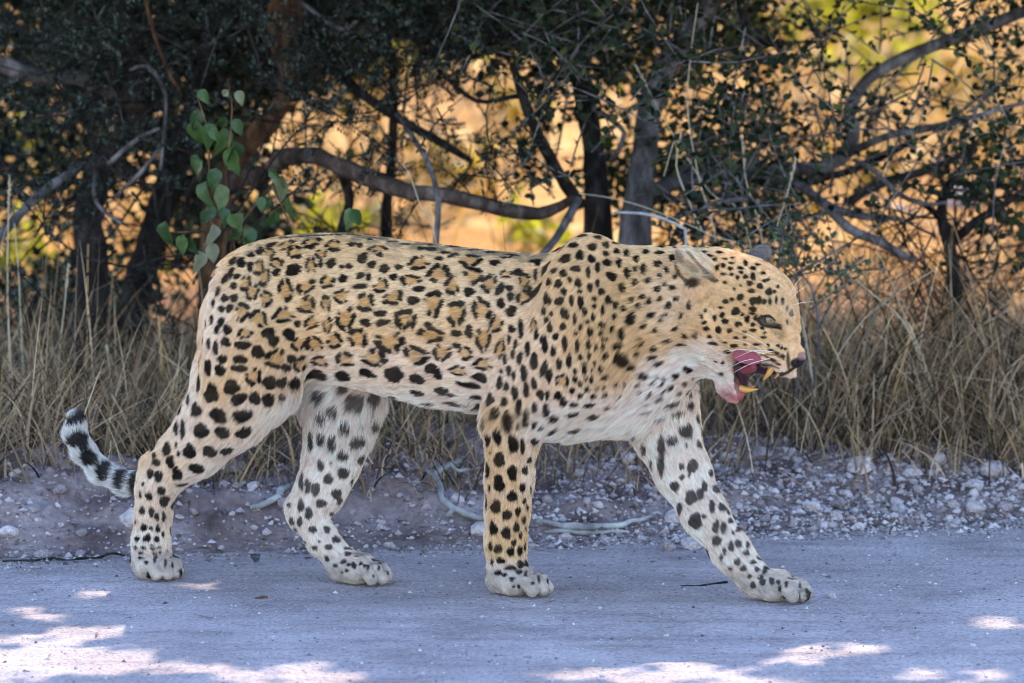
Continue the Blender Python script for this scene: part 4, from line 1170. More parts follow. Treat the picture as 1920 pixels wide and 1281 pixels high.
bv, bq = surface_nets(F)
def vnormals(v, q):
    fn = np.cross(v[q[:, 2]] - v[q[:, 0]], v[q[:, 3]] - v[q[:, 1]])
    n = np.zeros_like(v)
    idx = q.T.ravel()
    for ax in range(3): n[:, ax] = np.bincount(idx, np.tile(fn[:, ax], 4), len(v))
    return n / (np.linalg.norm(n, axis=1)[:, None] + 1e-12)
def relax(v, q, it, lam=.5):
    idx = q.T.ravel(); c_ = np.bincount(idx, minlength=len(v)) * 2.0
    for _ in range(it):
        nb_ = np.concatenate([v[q[:, (k + 1) % 4]] + v[q[:, k - 1]] for k in range(4)])
        s_ = np.stack([np.bincount(idx, nb_[:, ax], len(v)) for ax in range(3)], 1)
        v = v + lam * (s_ / c_[:, None] - v)
    return v
bv = relax(bv, bq, 2)
bn = vnormals(bv, bq)
bv = bv + bn * (0.0030 * fbm(bv, 14.0, 3, 31) * sstep(.06, .2, bv[:, 2]))[:, None]
bn = vnormals(bv, bq)
# folds of loose skin and the edges of the big muscles
def crease(q, pts, wd, dep):
    pts = np.array(pts, float); dm_ = np.full(len(q), 1e9)
    for a_, b_ in zip(pts[:-1], pts[1:]):
        ab = b_ - a_; t_ = np.clip(((q - a_) @ ab) / (ab @ ab), 0, 1)
        dm_ = np.minimum(dm_, np.linalg.norm(q - a_ - t_[:, None] * ab, axis=1))
    return -dep * np.exp(-(dm_ / wd) ** 2) + .55 * dep * np.exp(-((dm_ - 2.1 * wd) / wd) ** 2)
p0_ = bv.copy(); p0_[:, 1] = -np.abs(bv[:, 1]) * .6
qb = to_px(b2w(p0_))
dsp = np.zeros(len(bv))
for pts_, wd_, dep_ in (([(1015, 520), (965, 570), (930, 640), (912, 700), (903, 775)], 15, .0060), ([(985, 610), (950, 660), (930, 730)], 11, .0032), ([(1040, 500), (1010, 560), (1000, 640)], 13, .0032), ([(575, 560), (605, 640), (600, 700), (572, 742)], 20, .0055),
                        ([(1190, 520), (1165, 600), (1145, 680), (1120, 750)], 20, .0050), ([(1290, 560), (1285, 620), (1300, 665)], 12, .0045), ([(660, 500), (740, 520), (840, 530)], 30, .0028), ([(640, 690), (740, 720), (860, 735)], 18, .0030),
                        ([(455, 520), (440, 620), (415, 720)], 16, .0035), ([(1240, 560), (1225, 640)], 14, .003), ([(1476, 650), (1482, 672), (1480, 694)], 3.5, .0035), ([(1424, 652), (1448, 638), (1472, 640)], 6, .0022), ([(1462, 608), (1470, 630), (1476, 650)], 6, .0025), ([(1400, 585), (1425, 575), (1450, 572)], 9, .002), ([(1330, 575), (1345, 620), (1345, 660)], 12, .003), ([(700, 600), (690, 680)], 16, .0022), ([(770, 590), (762, 690)], 16, .0022), ([(835, 590), (830, 700)], 16, .0022)):
    dsp += crease(qb, pts_, wd_, dep_)
dsp *= sstep(.25, .6, np.abs(bn[:, 1])) * (bv[:, 2] > .3)
bv = bv + bn * dsp[:, None]
bn = vnormals(bv, bq)
print('leopard body', len(bv), 'verts', len(bq), 'quads')
# ------------------------------------------------------------------ coat: spots read off the flank, laid on the skin
SP_A = """s 1050 130 150 25;s 700 150 90 20;s 820 142 120 18;s 960 135 150 22;s 1150 150 100 28 10;s 1300 172 80 26;s 1260 180 50 30;s 1420 195 80 26;r 700 215 130 70 -30;r 870 195 130 90 -10;r 1020 215 110 85;s 1140 210 60 40;s 1190 215 50 40;r 1310 240 125 60;s 1325 278 50 35;s 600 215 80 40 -30;s 465 278 55 55;s 525 255 50 70 30;r 590 265 70 75;r 760 260 100 90 -20;s 780 292 50 35;s 865 228 55 40;s 1020 248 55 30;s 395 320 40 70 30;s 405 345 55 40;s 460 355 45 70 15;r 515 360 65 100 15;r 635 335 90 80;s 635 395 65 50 -20;s 750 380 100 85;r 865 350 75 115;r 935 270 75 70;s 930 335 35 60;s 1000 335 65 65;s 1210 300 70 75;s 1270 345 65 50;s 1355 370 70 60 -30;s 1450 360 55 40;s 1415 428 60 45;s 1070 360 35 30;s 1120 355 50 40;s 330 400 45 75 20;s 370 422 50 40;s 350 485 50 45;r 425 470 80 100 20;r 555 430 75 115 15;r 695 515 110 145 5;r 830 490 130 90 -10;r 975 455 100 95;s 1080 438 70 50;s 1195 418 55 50;s 1250 428 40 50;s 1190 490 95 40;r 1330 485 105 90;r 475 525 85 110 10;r 565 570 90 100;s 290 568 50 55;s 355 568 60 55;s 270 640 40 50;s 325 635 50 60;r 405 660 100 120 10;r 840 610 130 105 -5;r 965 605 70 120 5;r 1070 555 95 100;r 1225 595 140 110;r 1415 560 135 95 -10;r 515 705 120 115 -20;r 680 680 125 110 -15;r 1095 705 125 150;s 1325 668 95 40;s 1230 728 75 55;s 1340 730 100 45 -15;r 1480 710 100 140;s 265 725 50 60;s 240 775 35 60;s 310 780 60 65;s 300 860 65 65;r 425 800 95 75;s 410 880 110 60;s 580 800 85 80;s 615 855 70 70;s 720 808 80 80;s 775 735 50 45;r 870 730 95 85 -20;r 975 745 65 105;s 230 900 45 85;s 185 870 35 80;r 780 870 100 85 -20;r 890 870 115 105 -30;r 1020 850 110 100;r 1180 835 130 140;r 1390 860 200 130;s 510 925 85 85;s 275 975 65 65;s 260 1050 75 75;s 390 975 100 55;s 385 1035 110 50;r 630 970 135 130 -25;s 735 970 65 55;s 700 1030 70 50;r 795 1005 100 105 -20;r 930 985 110 75;r 1095 975 130 95;r 1280 965 170 110;s 180 1030 50 110;r 480 1090 110 110;s 910 1070 150 80 10;s 1080 1085 110 80;s 1245 1065 115 70 15;s 1420 1075 120 110;s 205 1200 100 130;s 335 1160 110 95;s 585 1130 95 85;s 665 1130 90 60 -30;s 750 1130 80 80;s 385 1240 110 75 -30;s 490 1235 75 85;s 580 1245 80 90;s 670 1215 45 35;s 120 1130 50 130;s 1080 1160 70 60;s 920 1210 70 70;s 1280 1220 80 80;s 1160 1240 110 80;s 215 600 30 60;s 170 740 30 70;s 205 710 30 70;s 150 860 30 60;s 345 320 40 70 25;s 290 440 40 70 20;s 245 520 35 70 20"""
SP_B = """s 200 190 90 22;s 330 178 100 18;s 290 215 60 40;s 350 220 70 45;s 430 240 70 30;s 480 190 90 40;s 600 210 120 25;s 710 240 80 40;s 820 225 80 20;r 275 300 120 90;s 395 275 50 30;s 480 255 70 30 -20;r 585 285 140 95;s 730 300 70 45;s 800 270 80 25;s 850 260 80 22;s 970 290 80 40;r 395 365 140 110 -20;r 475 435 80 130;r 600 375 120 100;s 575 475 65 60;r 695 425 90 125 15;s 760 455 50 80 25;s 815 450 45 40;r 800 365 70 60;s 870 355 60 50;r 225 405 120 70;s 275 455 75 40;s 238 525 70 55;r 360 540 120 140 10;r 495 600 130 140;r 650 580 110 140;s 765 540 50 60;s 825 500 45 60;r 905 410 65 100 20;r 905 510 80 90 40;s 975 480 50 90 30;s 1040 330 60 110 30;r 200 640 120 125;s 330 672 50 40;r 345 730 170 90;s 500 722 65 45;s 575 710 45 85;r 660 755 90 140;r 740 665 80 110;s 830 590 55 70;r 250 855 150 110;r 415 835 105 100;s 500 793 60 30;r 550 840 90 80;r 660 905 100 80;r 760 820 60 120 20;s 260 995 90 70 20;s 355 935 100 60;s 390 975 60 40;r 510 945 100 65;s 645 985 90 55 20;s 570 1030 150 35 10;s 265 1075 90 40 10;s 410 1065 90 55;s 340 1130 80 30;s 500 1135 120 30 5;s 625 1100 90 30;s 640 1150 60 40;s 470 1088 60 25;s 1105 225 70 55 -15;s 1200 195 65 40;s 1255 138 60 40;s 1345 145 55 40;s 1315 205 50 50;s 1395 190 45 40;s 1470 185 50 30;s 1150 275 70 65;s 1240 255 50 70 10;s 1310 275 45 50;s 1395 245 45 30;s 1460 230 40 40;s 1520 240 35 60;s 985 295 45 50;s 1085 348 45 40;s 1140 360 50 45;s 1215 335 60 40;s 1290 355 30 65;s 1345 325 35 60;s 1400 300 50 45;s 1475 300 35 55;s 1430 380 65 55;s 1525 360 40 70;s 975 370 30 70;s 1055 410 40 60;s 1110 425 50 50;s 1180 398 30 35;s 1230 420 45 55;s 1300 445 35 55;s 1345 420 30 45;s 1240 470 30 30;s 1145 470 40 45;s 1370 470 40 45;s 1495 450 45 55;s 1410 520 45 50;s 1325 513 35 30;s 1245 535 40 75;s 1190 525 30 65;s 1115 530 60 50;s 1040 515 45 70;s 1060 530 30 40;s 1000 450 40 80 20;s 940 470 40 70;s 1325 558 30 30;s 1455 552 40 40;s 1505 575 30 40;s 1375 580 25 60;s 1270 590 35 45;s 1145 600 50 60;s 1165 620 30 40;s 1025 590 35 45;s 1070 607 25 30;s 1210 635 25 60;s 1320 622 30 40;s 1285 653 25 28;s 1370 663 45 30;s 1450 615 35 35;s 1060 685 35 60;s 1040 640 30 40;s 1140 680 40 45;s 1245 680 25 40;r 965 680 50 100;s 980 730 35 60;s 890 700 35 110;s 830 695 45 50;s 1300 705 40 50;s 1215 720 30 30;s 1365 715 30 30;s 1435 690 30 40;s 1095 740 40 40;s 1150 780 35 90;s 1225 790 30 80;s 1030 790 40 100;s 1385 750 45 25;s 1495 720 45 70;s 1010 760 25 50;s 855 790 30 60;s 930 815 40 90;s 815 760 25 60;s 1290 783 30 50;s 1380 795 35 30;s 1335 795 25 35;s 1470 790 70 35;s 1080 830 35 65;s 840 850 30 60;s 880 870 40 80 15;s 790 875 30 70;s 965 890 45 110;s 1175 885 35 90;s 1115 905 40 65;s 1025 935 45 90 15;s 1055 975 45 80;s 1245 860 28 35;s 1295 850 30 35;s 1395 850 40 40 -30;s 1265 900 35 20;s 1325 893 25 25;s 1265 935 35 50;s 1210 945 25 40;s 1310 940 22 22;s 1365 930 35 40;s 1490 870 90 90;s 815 945 35 60;s 905 960 45 100;s 845 975 30 60;s 770 950 25 30;r 1135 1005 80 80;s 965 1025 35 75;s 800 1040 35 55;s 760 1020 40 80;s 1210 995 35 35;s 1240 1020 25 40;s 1275 985 25 25;s 1310 990 28 45;s 1390 980 45 35;s 1345 1045 25 20;s 1385 1042 20 20;s 1455 1022 30 25;s 1505 1020 22 22;s 1285 1052 40 35;s 1195 1060 40 40;s 1240 1090 35 30;s 1320 1095 35 35;s 1395 1082 35 28;s 1475 1090 30 22;s 850 1080 45 80;s 920 1060 40 85;s 700 1115 60 80;s 1005 1090 45 65;s 1045 1090 30 60;s 1110 1095 50 50;s 1140 1130 45 55;s 790 1130 45 50;s 875 1160 35 110;s 970 1165 40 55;s 1040 1180 45 80;s 740 1195 55 70;s 1200 1143 50 35;s 1300 1145 70 30;s 1405 1158 35 28;s 1195 1200 80 45;s 1085 1225 55 55;s 1330 1210 65 35;s 815 1230 55 85;s 920 1225 45 90;s 970 1260 35 50"""
SP_C = """s 170 275 35 45;s 228 235 45 45;s 310 240 55 40;s 385 270 50 45;s 300 305 60 35;s 215 335 35 70;s 165 335 30 40;s 165 418 35 45;s 245 405 35 40;s 355 340 35 40;s 310 375 30 25;s 405 380 35 30;s 388 448 40 30;s 343 430 30 25;s 300 455 40 40;s 210 500 28 35;s 150 520 30 40;s 318 512 30 35;s 250 525 30 45;s 408 512 35 35;s 365 550 35 40;s 185 555 35 35;s 140 635 75 60 -45;s 260 610 55 35;s 345 608 25 25;s 445 612 30 40;s 490 555 20 50;s 215 675 35 30;s 405 690 40 30;s 290 700 25 30;s 325 640 25 40;s 475 740 40 30;r 190 770 60 50 -20;s 360 765 50 25;s 440 785 60 20;s 280 810 50 35;s 140 915 60 40;s 270 862 55 30;s 175 840 30 30;s 310 895 60 30;s 215 970 80 35 20;s 410 970 60 35 -30;s 340 990 30 30;s 295 985 20 20;s 320 1025 25 25;s 275 1015 30 25;s 378 1040 40 28;s 463 1018 35 35;s 510 985 20 30;s 490 940 40 30 -30;s 195 1070 25 25;s 258 1080 30 25;s 430 1072 40 30;s 485 1085 30 40;s 315 1105 45 25;s 335 1065 25 20;s 385 1135 85 40;s 490 1150 50 50;s 230 1140 30 15;s 240 1180 60 20;s 420 1195 90 25;s 530 1230 55 50;s 310 1220 60 20;s 180 1030 25 25;s 465 930 25 30;s 560 240 60 30;s 670 237 45 25;s 600 258 55 22;s 565 215 70 15;s 640 280 30 22;s 700 275 30 15;s 745 270 30 15;s 740 300 30 15;s 690 315 28 25;s 733 333 30 22;s 650 330 22 40;s 795 330 35 20;s 800 355 30 20;s 690 365 40 15;s 742 368 28 18;s 870 330 40 22;s 825 300 25 40;s 778 385 22 25;s 825 382 28 25;s 870 380 30 40;s 700 415 25 18;s 850 420 28 22;s 797 433 18 15;s 912 438 35 32;s 940 405 20 15;s 862 467 28 18;s 757 455 15 18;s 965 472 28 30;s 794 504 38 38;s 743 517 28 20;s 872 525 30 32;s 906 522 25 32;s 938 530 22 22;s 972 530 22 38;s 1048 528 15 30;s 705 530 35 30;s 820 550 15 15;s 675 567 30 15;s 765 590 48 45 -40;s 870 575 30 22;s 865 600 40 18;s 685 610 28 35;s 640 628 25 30;s 575 657 30 22;s 703 650 40 30;s 835 635 30 38;s 880 632 15 18;s 780 665 38 28;s 805 610 20 20;s 590 692 35 28;s 663 700 35 38;s 728 705 30 28;s 868 670 20 18;s 870 703 30 15;s 925 690 20 14;s 610 740 30 18;s 768 747 30 18;s 820 712 25 12;s 820 745 22 15;s 935 745 25 12;s 940 718 15 12;s 528 735 22 35;s 632 780 55 18;s 700 775 25 12;s 822 788 20 12;s 755 795 40 25;s 715 832 40 22;s 560 620 20 30;s 585 585 15 25;s 890 788 30 12;s 960 795 14 14;s 1020 795 16 14;s 1045 808 16 14;s 980 825 28 14 25;s 1015 840 24 14 25;s 1048 858 24 14 25;s 990 880 30 12 25;s 1020 905 24 10 20;s 950 860 34 12 25;s 1060 815 15 12;s 645 888 20 12;s 690 895 18 28;s 683 965 25 25;s 1075 570 12 25;s 1100 600 20 25;s 1075 650 10 20;s 1010 520 12 30;s 1000 470 16 16;s 1020 440 14 14;s 930 360 22 14;s 900 310 24 14;s 960 400 14 14"""
SP_D = """s 878 210 78 85;s 1005 240 95 85;s 1145 238 105 68;s 835 150 35 80;s 905 328 85 85 15;s 1028 338 90 65;s 1150 338 95 65 -25;s 765 315 35 85;s 803 320 35 120;s 840 445 70 85;s 955 445 85 65;s 1050 445 70 50 -30;s 710 435 55 70;s 730 505 50 75;s 650 510 50 45;s 640 470 30 35;s 778 460 22 35;s 765 410 15 40;s 770 575 62 70;s 880 545 95 50 10;s 795 635 80 22 -10;s 663 590 52 65;s 615 575 40 60;s 678 672 45 52;s 608 703 38 50;s 695 728 55 65 20;s 575 635 18 30;s 560 695 15 40;s 570 787 35 42;s 622 795 32 62;s 653 822 30 45;s 690 820 22 55;s 580 882 42 42;s 620 887 22 25;s 658 890 28 45;s 535 848 18 30;s 685 920 15 30;s 542 947 32 32;s 597 942 48 42;s 650 950 32 35;s 533 998 24 20;s 578 998 30 20;s 563 1027 28 20;s 625 985 22 15;s 630 1003 30 15;s 665 995 30 15;s 635 1030 15 20;s 650 1053 20 15;s 670 1025 20 15;s 570 1055 25 10;s 705 1080 12 15;s 735 1055 15 15;s 710 1017 15 12"""
SP_T = """s 205 266 115 58 -25;s 205 390 110 92 10;s 270 492 105 80 30;s 350 560 78 96 25;s 448 596 72 95 20;s 525 632 60 105 10"""
SP_E = """s 565 178 85 65;s 668 145 75 60;s 440 205 50 70;s 375 125 70 60;s 375 240 60 50 30;s 505 300 55 70;s 475 318 20 25;s 677 285 68 70;s 583 378 80 68;s 600 285 20 15;s 663 213 22 18;s 320 385 35 125;s 375 365 45 80;s 438 388 48 92;s 493 465 58 58;s 600 490 58 60;s 370 528 38 70;s 428 512 18 20;s 497 572 66 60;s 413 605 52 62;s 560 625 20 40;s 262 620 30 100;s 297 645 35 85;s 340 665 45 80;s 460 690 55 55;s 475 730 35 60;s 372 745 55 50;s 258 755 35 80;s 302 800 42 75;s 250 852 32 55;s 205 845 40 45;s 190 755 25 25;s 433 803 25 30;s 405 895 35 40;s 325 895 42 40;s 225 920 18 30;s 458 953 45 40;s 362 963 20 16;s 270 965 25 18;s 415 995 45 35;s 335 1000 35 25;s 525 1035 40 28;s 525 1005 50 20;s 407 1062 28 35;s 500 1077 35 28;s 453 1100 28 25;s 530 1095 25 20;s 555 1095 28 30;s 600 1090 22 25;s 620 1100 18 30;s 675 1068 28 18;s 710 1090 18 20;s 492 1140 18 16;s 570 1050 20 12"""
SP_F = """s 273 260 48 110;s 215 340 45 105;s 160 360 35 90;s 297 380 55 105;s 347 395 28 90;s 415 368 50 50;s 222 472 60 80;s 160 528 35 95;s 293 542 55 85;s 360 530 30 50;s 383 475 25 40;s 219 602 62 90;s 170 628 18 45;s 347 625 35 50;s 292 673 52 62;s 390 640 15 50;s 155 700 25 85;s 203 728 52 75;s 357 697 25 30;s 262 773 50 55;s 323 757 30 50;s 372 733 20 35;s 353 800 25 40;s 190 847 40 80;s 313 840 35 52;s 260 872 46 72;s 363 848 12 35;s 336 885 20 40;s 300 925 30 40;s 175 945 25 50;s 215 957 42 48;s 283 975 42 48;s 333 970 32 48;s 357 945 18 45;s 230 1022 52 35;s 185 1028 20 35;s 335 1043 40 45;s 380 1038 36 45;s 283 1062 60 30;s 215 1088 38 35;s 250 1100 28 25;s 327 285 20 40;s 458 290 30 25;s 517 305 60 45 -40;s 645 297 60 25;s 300 1165 18 18;s 330 1085 40 25;s 365 1085 20 20;s 405 1145 20 18;s 290 1130 20 20;s 175 433 12 25;s 150 260 25 60"""
SP_G = """s 450 345 65 75;s 378 393 65 45;s 515 415 40 50 -20;s 325 420 40 90;s 452 420 20 20;s 487 528 58 65;s 430 532 25 40;s 433 587 24 32;s 470 570 15 35;s 577 565 36 42;s 395 633 42 55;s 275 515 20 60;s 325 520 35 120;s 545 632 30 55;s 605 648 42 45;s 478 690 55 75;s 525 670 35 65;s 585 735 32 60;s 637 740 38 48;s 690 765 20 32;s 420 750 35 70;s 500 812 60 85;s 545 785 25 25;s 678 808 28 32;s 605 838 40 60;s 643 843 30 60;s 720 850 25 45;s 693 870 18 20;s 610 910 42 52;s 683 940 30 48;s 718 925 32 42;s 650 965 18 40;s 765 932 22 35;s 760 973 30 32;s 635 995 20 30;s 715 1018 35 35;s 745 1052 32 32;s 795 1022 32 22;s 825 1005 40 20 30;s 775 1092 28 25;s 813 1058 22 18;s 853 1072 20 18;s 872 1052 28 35;s 835 1098 32 28;s 680 1050 25 20;s 890 1115 25 35;s 925 1122 22 28;s 965 1135 15 30;s 985 1105 30 10;s 235 440 30 60;s 190 370 25 50"""
spots_px = []
for txt, x0, y0, k in ((SP_A, 340, 400, 3.557), (SP_B, 700, 400, 3.202), (SP_C, 1140, 400, 3.202), (SP_D, 80, 700, 3.05), (SP_T, 80, 700, 3.05), (SP_E, 480, 700, 3.05), (SP_F, 860, 700, 2.91), (SP_G, 1120, 680, 2.726)):
    for it in txt.split(';'):
        a = it.split()
        n_ = [float(q) for q in a[1:]]
        spots_px.append((a[0], x0 + n_[0] / k, y0 + n_[1] / k, n_[2] / k, n_[3] / k, R(n_[4]) if len(n_) > 4 else 0.0))

for px_, py_, w_, h_ in ((985, 1080, 6, 15), (1010, 1085, 6, 15), (960, 1085, 11, 7), (1027, 1090, 5, 13), (973, 1100, 6, 9), (945, 1078, 10, 7), (1450, 1090, 6, 11), (1475, 1092, 6, 13), (1500, 1098, 5, 11), (1430, 1092, 9, 9), (1412, 1098, 9, 9), (1462, 1104, 5, 8),
                           (290, 1050, 6, 13), (310, 1055, 6, 15), (275, 1055, 9, 7), (323, 1060, 5, 11), (262, 1046, 8, 7), (690, 1062, 6, 13), (710, 1065, 6, 11), (665, 1062, 9, 9), (726, 1075, 5, 9), (650, 1070, 8, 7), (700, 1080, 4, 7)):
    spots_px.append(('s', px_, py_, w_, h_, 0.0))  # paw spots, and streaks painting the shade of the gaps between the toes
wv = b2w(bv); wn = b2w(bn)
bvh = BVHTree.FromPolygons([Vector(p) for p in wv], bq.tolist())
CAMP = Vector((0, -CAM_D, CAM_H))
VIEW_R = np.array([1.0, 0, 0]); VIEW_U = np.array([0, sp_, cp])
SPOT = []          # kind, centre, normal, axis u, axis v, half sizes, seed
for i, (kd, px, py, ww, hh, an) in enumerate(spots_px):
    loc = None
    for ox, oy in ((0, 0), (5, 0), (-5, 0), (0, 5), (0, -5), (9, 0), (-9, 0), (0, 9), (0, -9), (13, 0), (-13, 0), (0, 13)):
        d_ = Vector(ray(px + ox, py + oy)).normalized()
        loc, nor, fi, di = bvh.ray_cast(CAMP, d_)
        if loc is not None: break
    if loc is None: continue
    n_ = np.array(nor)
    ca, sa = math.cos(an), math.sin(an)
    u = VIEW_R * ca - VIEW_U * sa
    v_ = VIEW_R * sa + VIEW_U * ca
    mpp = di / FPX * (1.06 if kd == 's' else 1.10) * (1.12 if px > 1290 and py < 680 else 1) * (1.35 if max(ww, hh) < 10 and px > 1400 else 1)
    u = u - n_ * u.dot(n_); v_ = v_ - n_ * v_.dot(n_)
    fu, fv = max(np.linalg.norm(u), .75), max(np.linalg.norm(v_), .75)
    u = u / (np.linalg.norm(u) + 1e-9); v_ = v_ - u * u.dot(v_) * .5; v_ = v_ / (np.linalg.norm(v_) + 1e-9)
    ww, hh = ww / fu, hh / fv
    SPOT.append([kd, np.array(loc), n_, u, v_, ww * mpp * .5, hh * mpp * .5, i])
n_manual = len(SPOT)
# the side turned away: the same kind of coat, sown at random where the photograph shows nothing
order = rng.permutation(len(wv))[:9000]
cen = np.array([q[1] for q in SPOT]); siz = np.array([max(q[5], q[6]) for q in SPOT])
cand = []
for i in order:
    p, n_ = wv[i], wn[i]
    if bv[i, 2] < .012: continue
    view = np.array(CAMP) - p; view /= np.linalg.norm(view)
    if n_.dot(view) > 0.12:
        h_ = bvh.ray_cast(Vector(p + n_ * .004), Vector(view))
        if h_[0] is None: continue
    X_, Z_ = bv[i, 0], bv[i, 2]
    big = X_ < .12 and Z_ > .38
    r_ = (.017 if big else (.0075 if X_ > .33 and Z_ > .35 else .0115)) * rng.uniform(.8, 1.15)
    gap = r_ * 1.05
    dd = np.linalg.norm(cen - p, axis=1)
    if (dd < siz + r_ + gap * .6).any(): continue
    ref = np.array([1.0, 0, 0]) if abs(n_[0]) < .8 else np.array([0, 0, 1.0])
    u = np.cross(ref, n_); u /= np.linalg.norm(u); v_ = np.cross(n_, u)
    SPOT.append(['r' if big else 's', p, n_, u, v_, r_ * rng.uniform(.8, 1.2), r_ * rng.uniform(.8, 1.2), len(SPOT)])
    cen = np.vstack([cen, p]); siz = np.append(siz, r_)
print('spots', n_manual, 'read,', len(SPOT) - n_manual, 'sown')

# picture-like coordinates of the skin, ignoring which side it is on (both flanks share the coat's zones)
def zone(pb):
    p0 = pb.copy(); p0[:, 1] = -np.abs(pb[:, 1]) * .6
    return to_px(b2w(p0))

def blob(q, cx, cy, rx, ry=None, soft=.55):
    ry = ry or rx
    d_ = np.sqrt(((q[:, 0] - cx) / rx) ** 2 + ((q[:, 1] - cy) / ry) ** 2)
    return 1 - sstep(1 - soft, 1 + soft, d_)

TAN = np.array([.80, .490, .245]); WHITE = np.array([.94, .715, .580]); ORANGE = np.array([.62, .325, .115]); BLACK = np.array([.0022, .0016, .0024])
def lerp(c, col, w_):
    return c * (1 - w_[:, None]) + np.asarray(col) * w_[:, None]

def coat(pb, nb):
    q = zone(pb)
    real = to_px(b2w(pb))
    n1 = fbm(pb, 22.0, 3, 5); n2 = fbm(pb, 70.0, 2, 9)
    wh = np.zeros(len(pb))
    def W(*a, s=1.0, **k):
        nonlocal wh
        wh = np.maximum(wh, s * blob(q, *a, **k))
    # under parts
    under = sstep(.05, .8, -nb[:, 2])
    wh = np.maximum(wh, under * sstep(600, 760, q[:, 1]) * .9)
    for x_, y_, r_ in ((620, 745, 55), (700, 765, 58), (780, 775, 58), (860, 785, 55), (560, 760, 30), (1050, 815, 36), (1120, 812, 46), (1180, 782, 56), (1230, 752, 56), (1245, 702, 40), (1290, 680, 36), (1335, 690, 48), (1360, 730, 48)):
        W(x_, y_, r_)
    W(1330, 655, 36, 26, s=.8); W(1400, 668, 30, 14, s=.5); W(1480, 706, 12, 7, s=.5)
    W(800, 700, 260, 60, s=.55); W(640, 690, 80, 40, s=.6)
    W(905, 800, 16, 130, s=.85); W(912, 930, 14, 120, s=.7); W(1000, 870, 14, 70, s=.5)       # edges of the near front leg
    W(1010, 640, 60, 90, s=.25); W(940, 560, 60, 60, s=.2)
    W(415, 600, 34, 90, s=.55); W(365, 760, 36, 110, s=.7); W(470, 640, 26, 120, s=.15)         # back of the thigh
    W(300, 940, 60, 90, s=.62); W(420, 860, 60, 40, s=.6); W(285, 1030, 60, 60, s=.9)
    W(1255, 560, 50, 70, s=.25)
    W(360, 800, 120, 60, s=.5)
    # inner side of the far legs is white, outer side tan
    leg = (q[:, 1] > 700) & (pb[:, 1] > -.045)
    far_h = leg & (real[:, 0] > 520) & (real[:, 0] < 780)
    far_f = leg & (real[:, 0] > 1120)
    inner = sstep(-.45, .25, -nb[:, 1])
    wh = np.where(far_h, np.maximum(wh, .35 + .65 * inner * sstep(735, 790, q[:, 1])), wh)
    wh = np.where(far_f, np.maximum(wh, .25 + .72 * inner * sstep(705, 830, q[:, 1])), wh)
    wh = np.maximum(wh, .9 * sstep(.085, .05, pb[:, 2]))
    wh = np.clip(wh + n1 * .16, 0, 1)
    c = lerp(np.tile(TAN, (len(pb), 1)), WHITE, wh)
    # deeper tan along the back and on the shoulder, forehead
    deep = np.maximum.reduce([blob(q, 760, 475, 340, 45) * .35, blob(q, 540, 500, 110, 60) * .3, blob(q, 1180, 600, 70, 110) * .55, blob(q, 1090, 560, 90, 110) * .25, blob(q, 1040, 820, 26, 90) * 0, blob(q, 975, 850, 20, 110) * .15, blob(q, 1400, 600, 90, 60) * .45, blob(q, 1250, 500, 120, 24) * .35, blob(q, 520, 640, 80, 60) * .3])
    c = lerp(c, (.66, .385, .155), deep * (1 - wh))
    pale = np.maximum(blob(q, 760, 540, 240, 70) * .25, blob(q, 480, 540, 60, 60) * .3)
    c = lerp(c, (.82, .65, .44), pale * (1 - wh))
    c = lerp(c, (.62, .41, .215), blob(q, 1470, 590, 34, 60) * .4)
    c = c * (1 + .14 * n1 + .10 * n2)[:, None]
    # paws: greyer, dusty
    c = lerp(c, np.array([.23, .195, .165]), (.62 + .5 * n2).clip(0, 1) * sstep(.070, .035, pb[:, 2]))
    # tail is pale under its bands
    tail = (real[:, 0] < 268) & (q[:, 1] < 960) & (pb[:, 1] > -.03)
    c = np.where(tail[:, None], lerp(c, (.74, .70, .66), np.full(len(c), .85)), c)
    # rosettes and spots
    wp = b2w(pb); wnn = b2w(nb)
    o_ = np.argsort(wp[:, 0]); xs = wp[o_, 0]
    dark = np.zeros(len(pb)); tan2 = np.zeros(len(pb))
    for kd, cc, nn, u, v_, hu, hv, sd_ in SPOT:
        rad = max(hu, hv) * 1.5 + .004
        i0, i1 = np.searchsorted(xs, (cc[0] - rad, cc[0] + rad))
        ii = o_[i0:i1]
        dp = wp[ii] - cc
        ok = ((dp * dp).sum(1) < (rad * 1.25) ** 2) & ((wnn[ii] * nn).sum(1) > -.1)
        ii = ii[ok]; dp = dp[ok]
        if not len(ii): continue
        a_, b_ = dp @ u, dp @ v_
        ang = np.arctan2(b_ / hv, a_ / hu)
        k1_, k2_, k3_ = [hash3(np.int64(sd_), np.int64(j), np.int64(3), 1) * 6.28 for j in range(3)]
        rr = np.sqrt((a_ / hu) ** 2 + (b_ / hv) ** 2) / (1 + .07 * np.sin(2 * ang + k1_) + .07 * np.sin(3 * ang + k2_) + .04 * np.sin(5 * ang + k3_))
        fz = .06 * vnoise(wp[ii], 420.0, 3) + .10 * vnoise(wp[ii], 150.0, 4)
        rr = rr + fz
        sh = .0014 / min(hu, hv)
        outer = 1 - sstep(1.0 - sh, 1.0 + sh, rr)
        if kd == 's':
            dk = outer
        else:
            inr = .50
            hole = 1 - sstep(inr - sh, inr + sh, rr)
            gaps = np.maximum(sstep(.88, .97, .5 + .5 * np.sin(ang + k1_)), .9 * sstep(.93, .99, .5 + .5 * np.sin(3 * ang + k2_)))
            gaps = gaps * sstep(.28, .45, rr)
            dk = outer * (1 - hole) * (1 - gaps)
            tan2[ii] = np.maximum(tan2[ii], (1 - sstep(.5, .9, rr)) * .9)
        dark[ii] = np.maximum(dark[ii], dk)
    c = lerp(c, ORANGE, tan2 * (1 - dark) * (1 - .35 * wh))
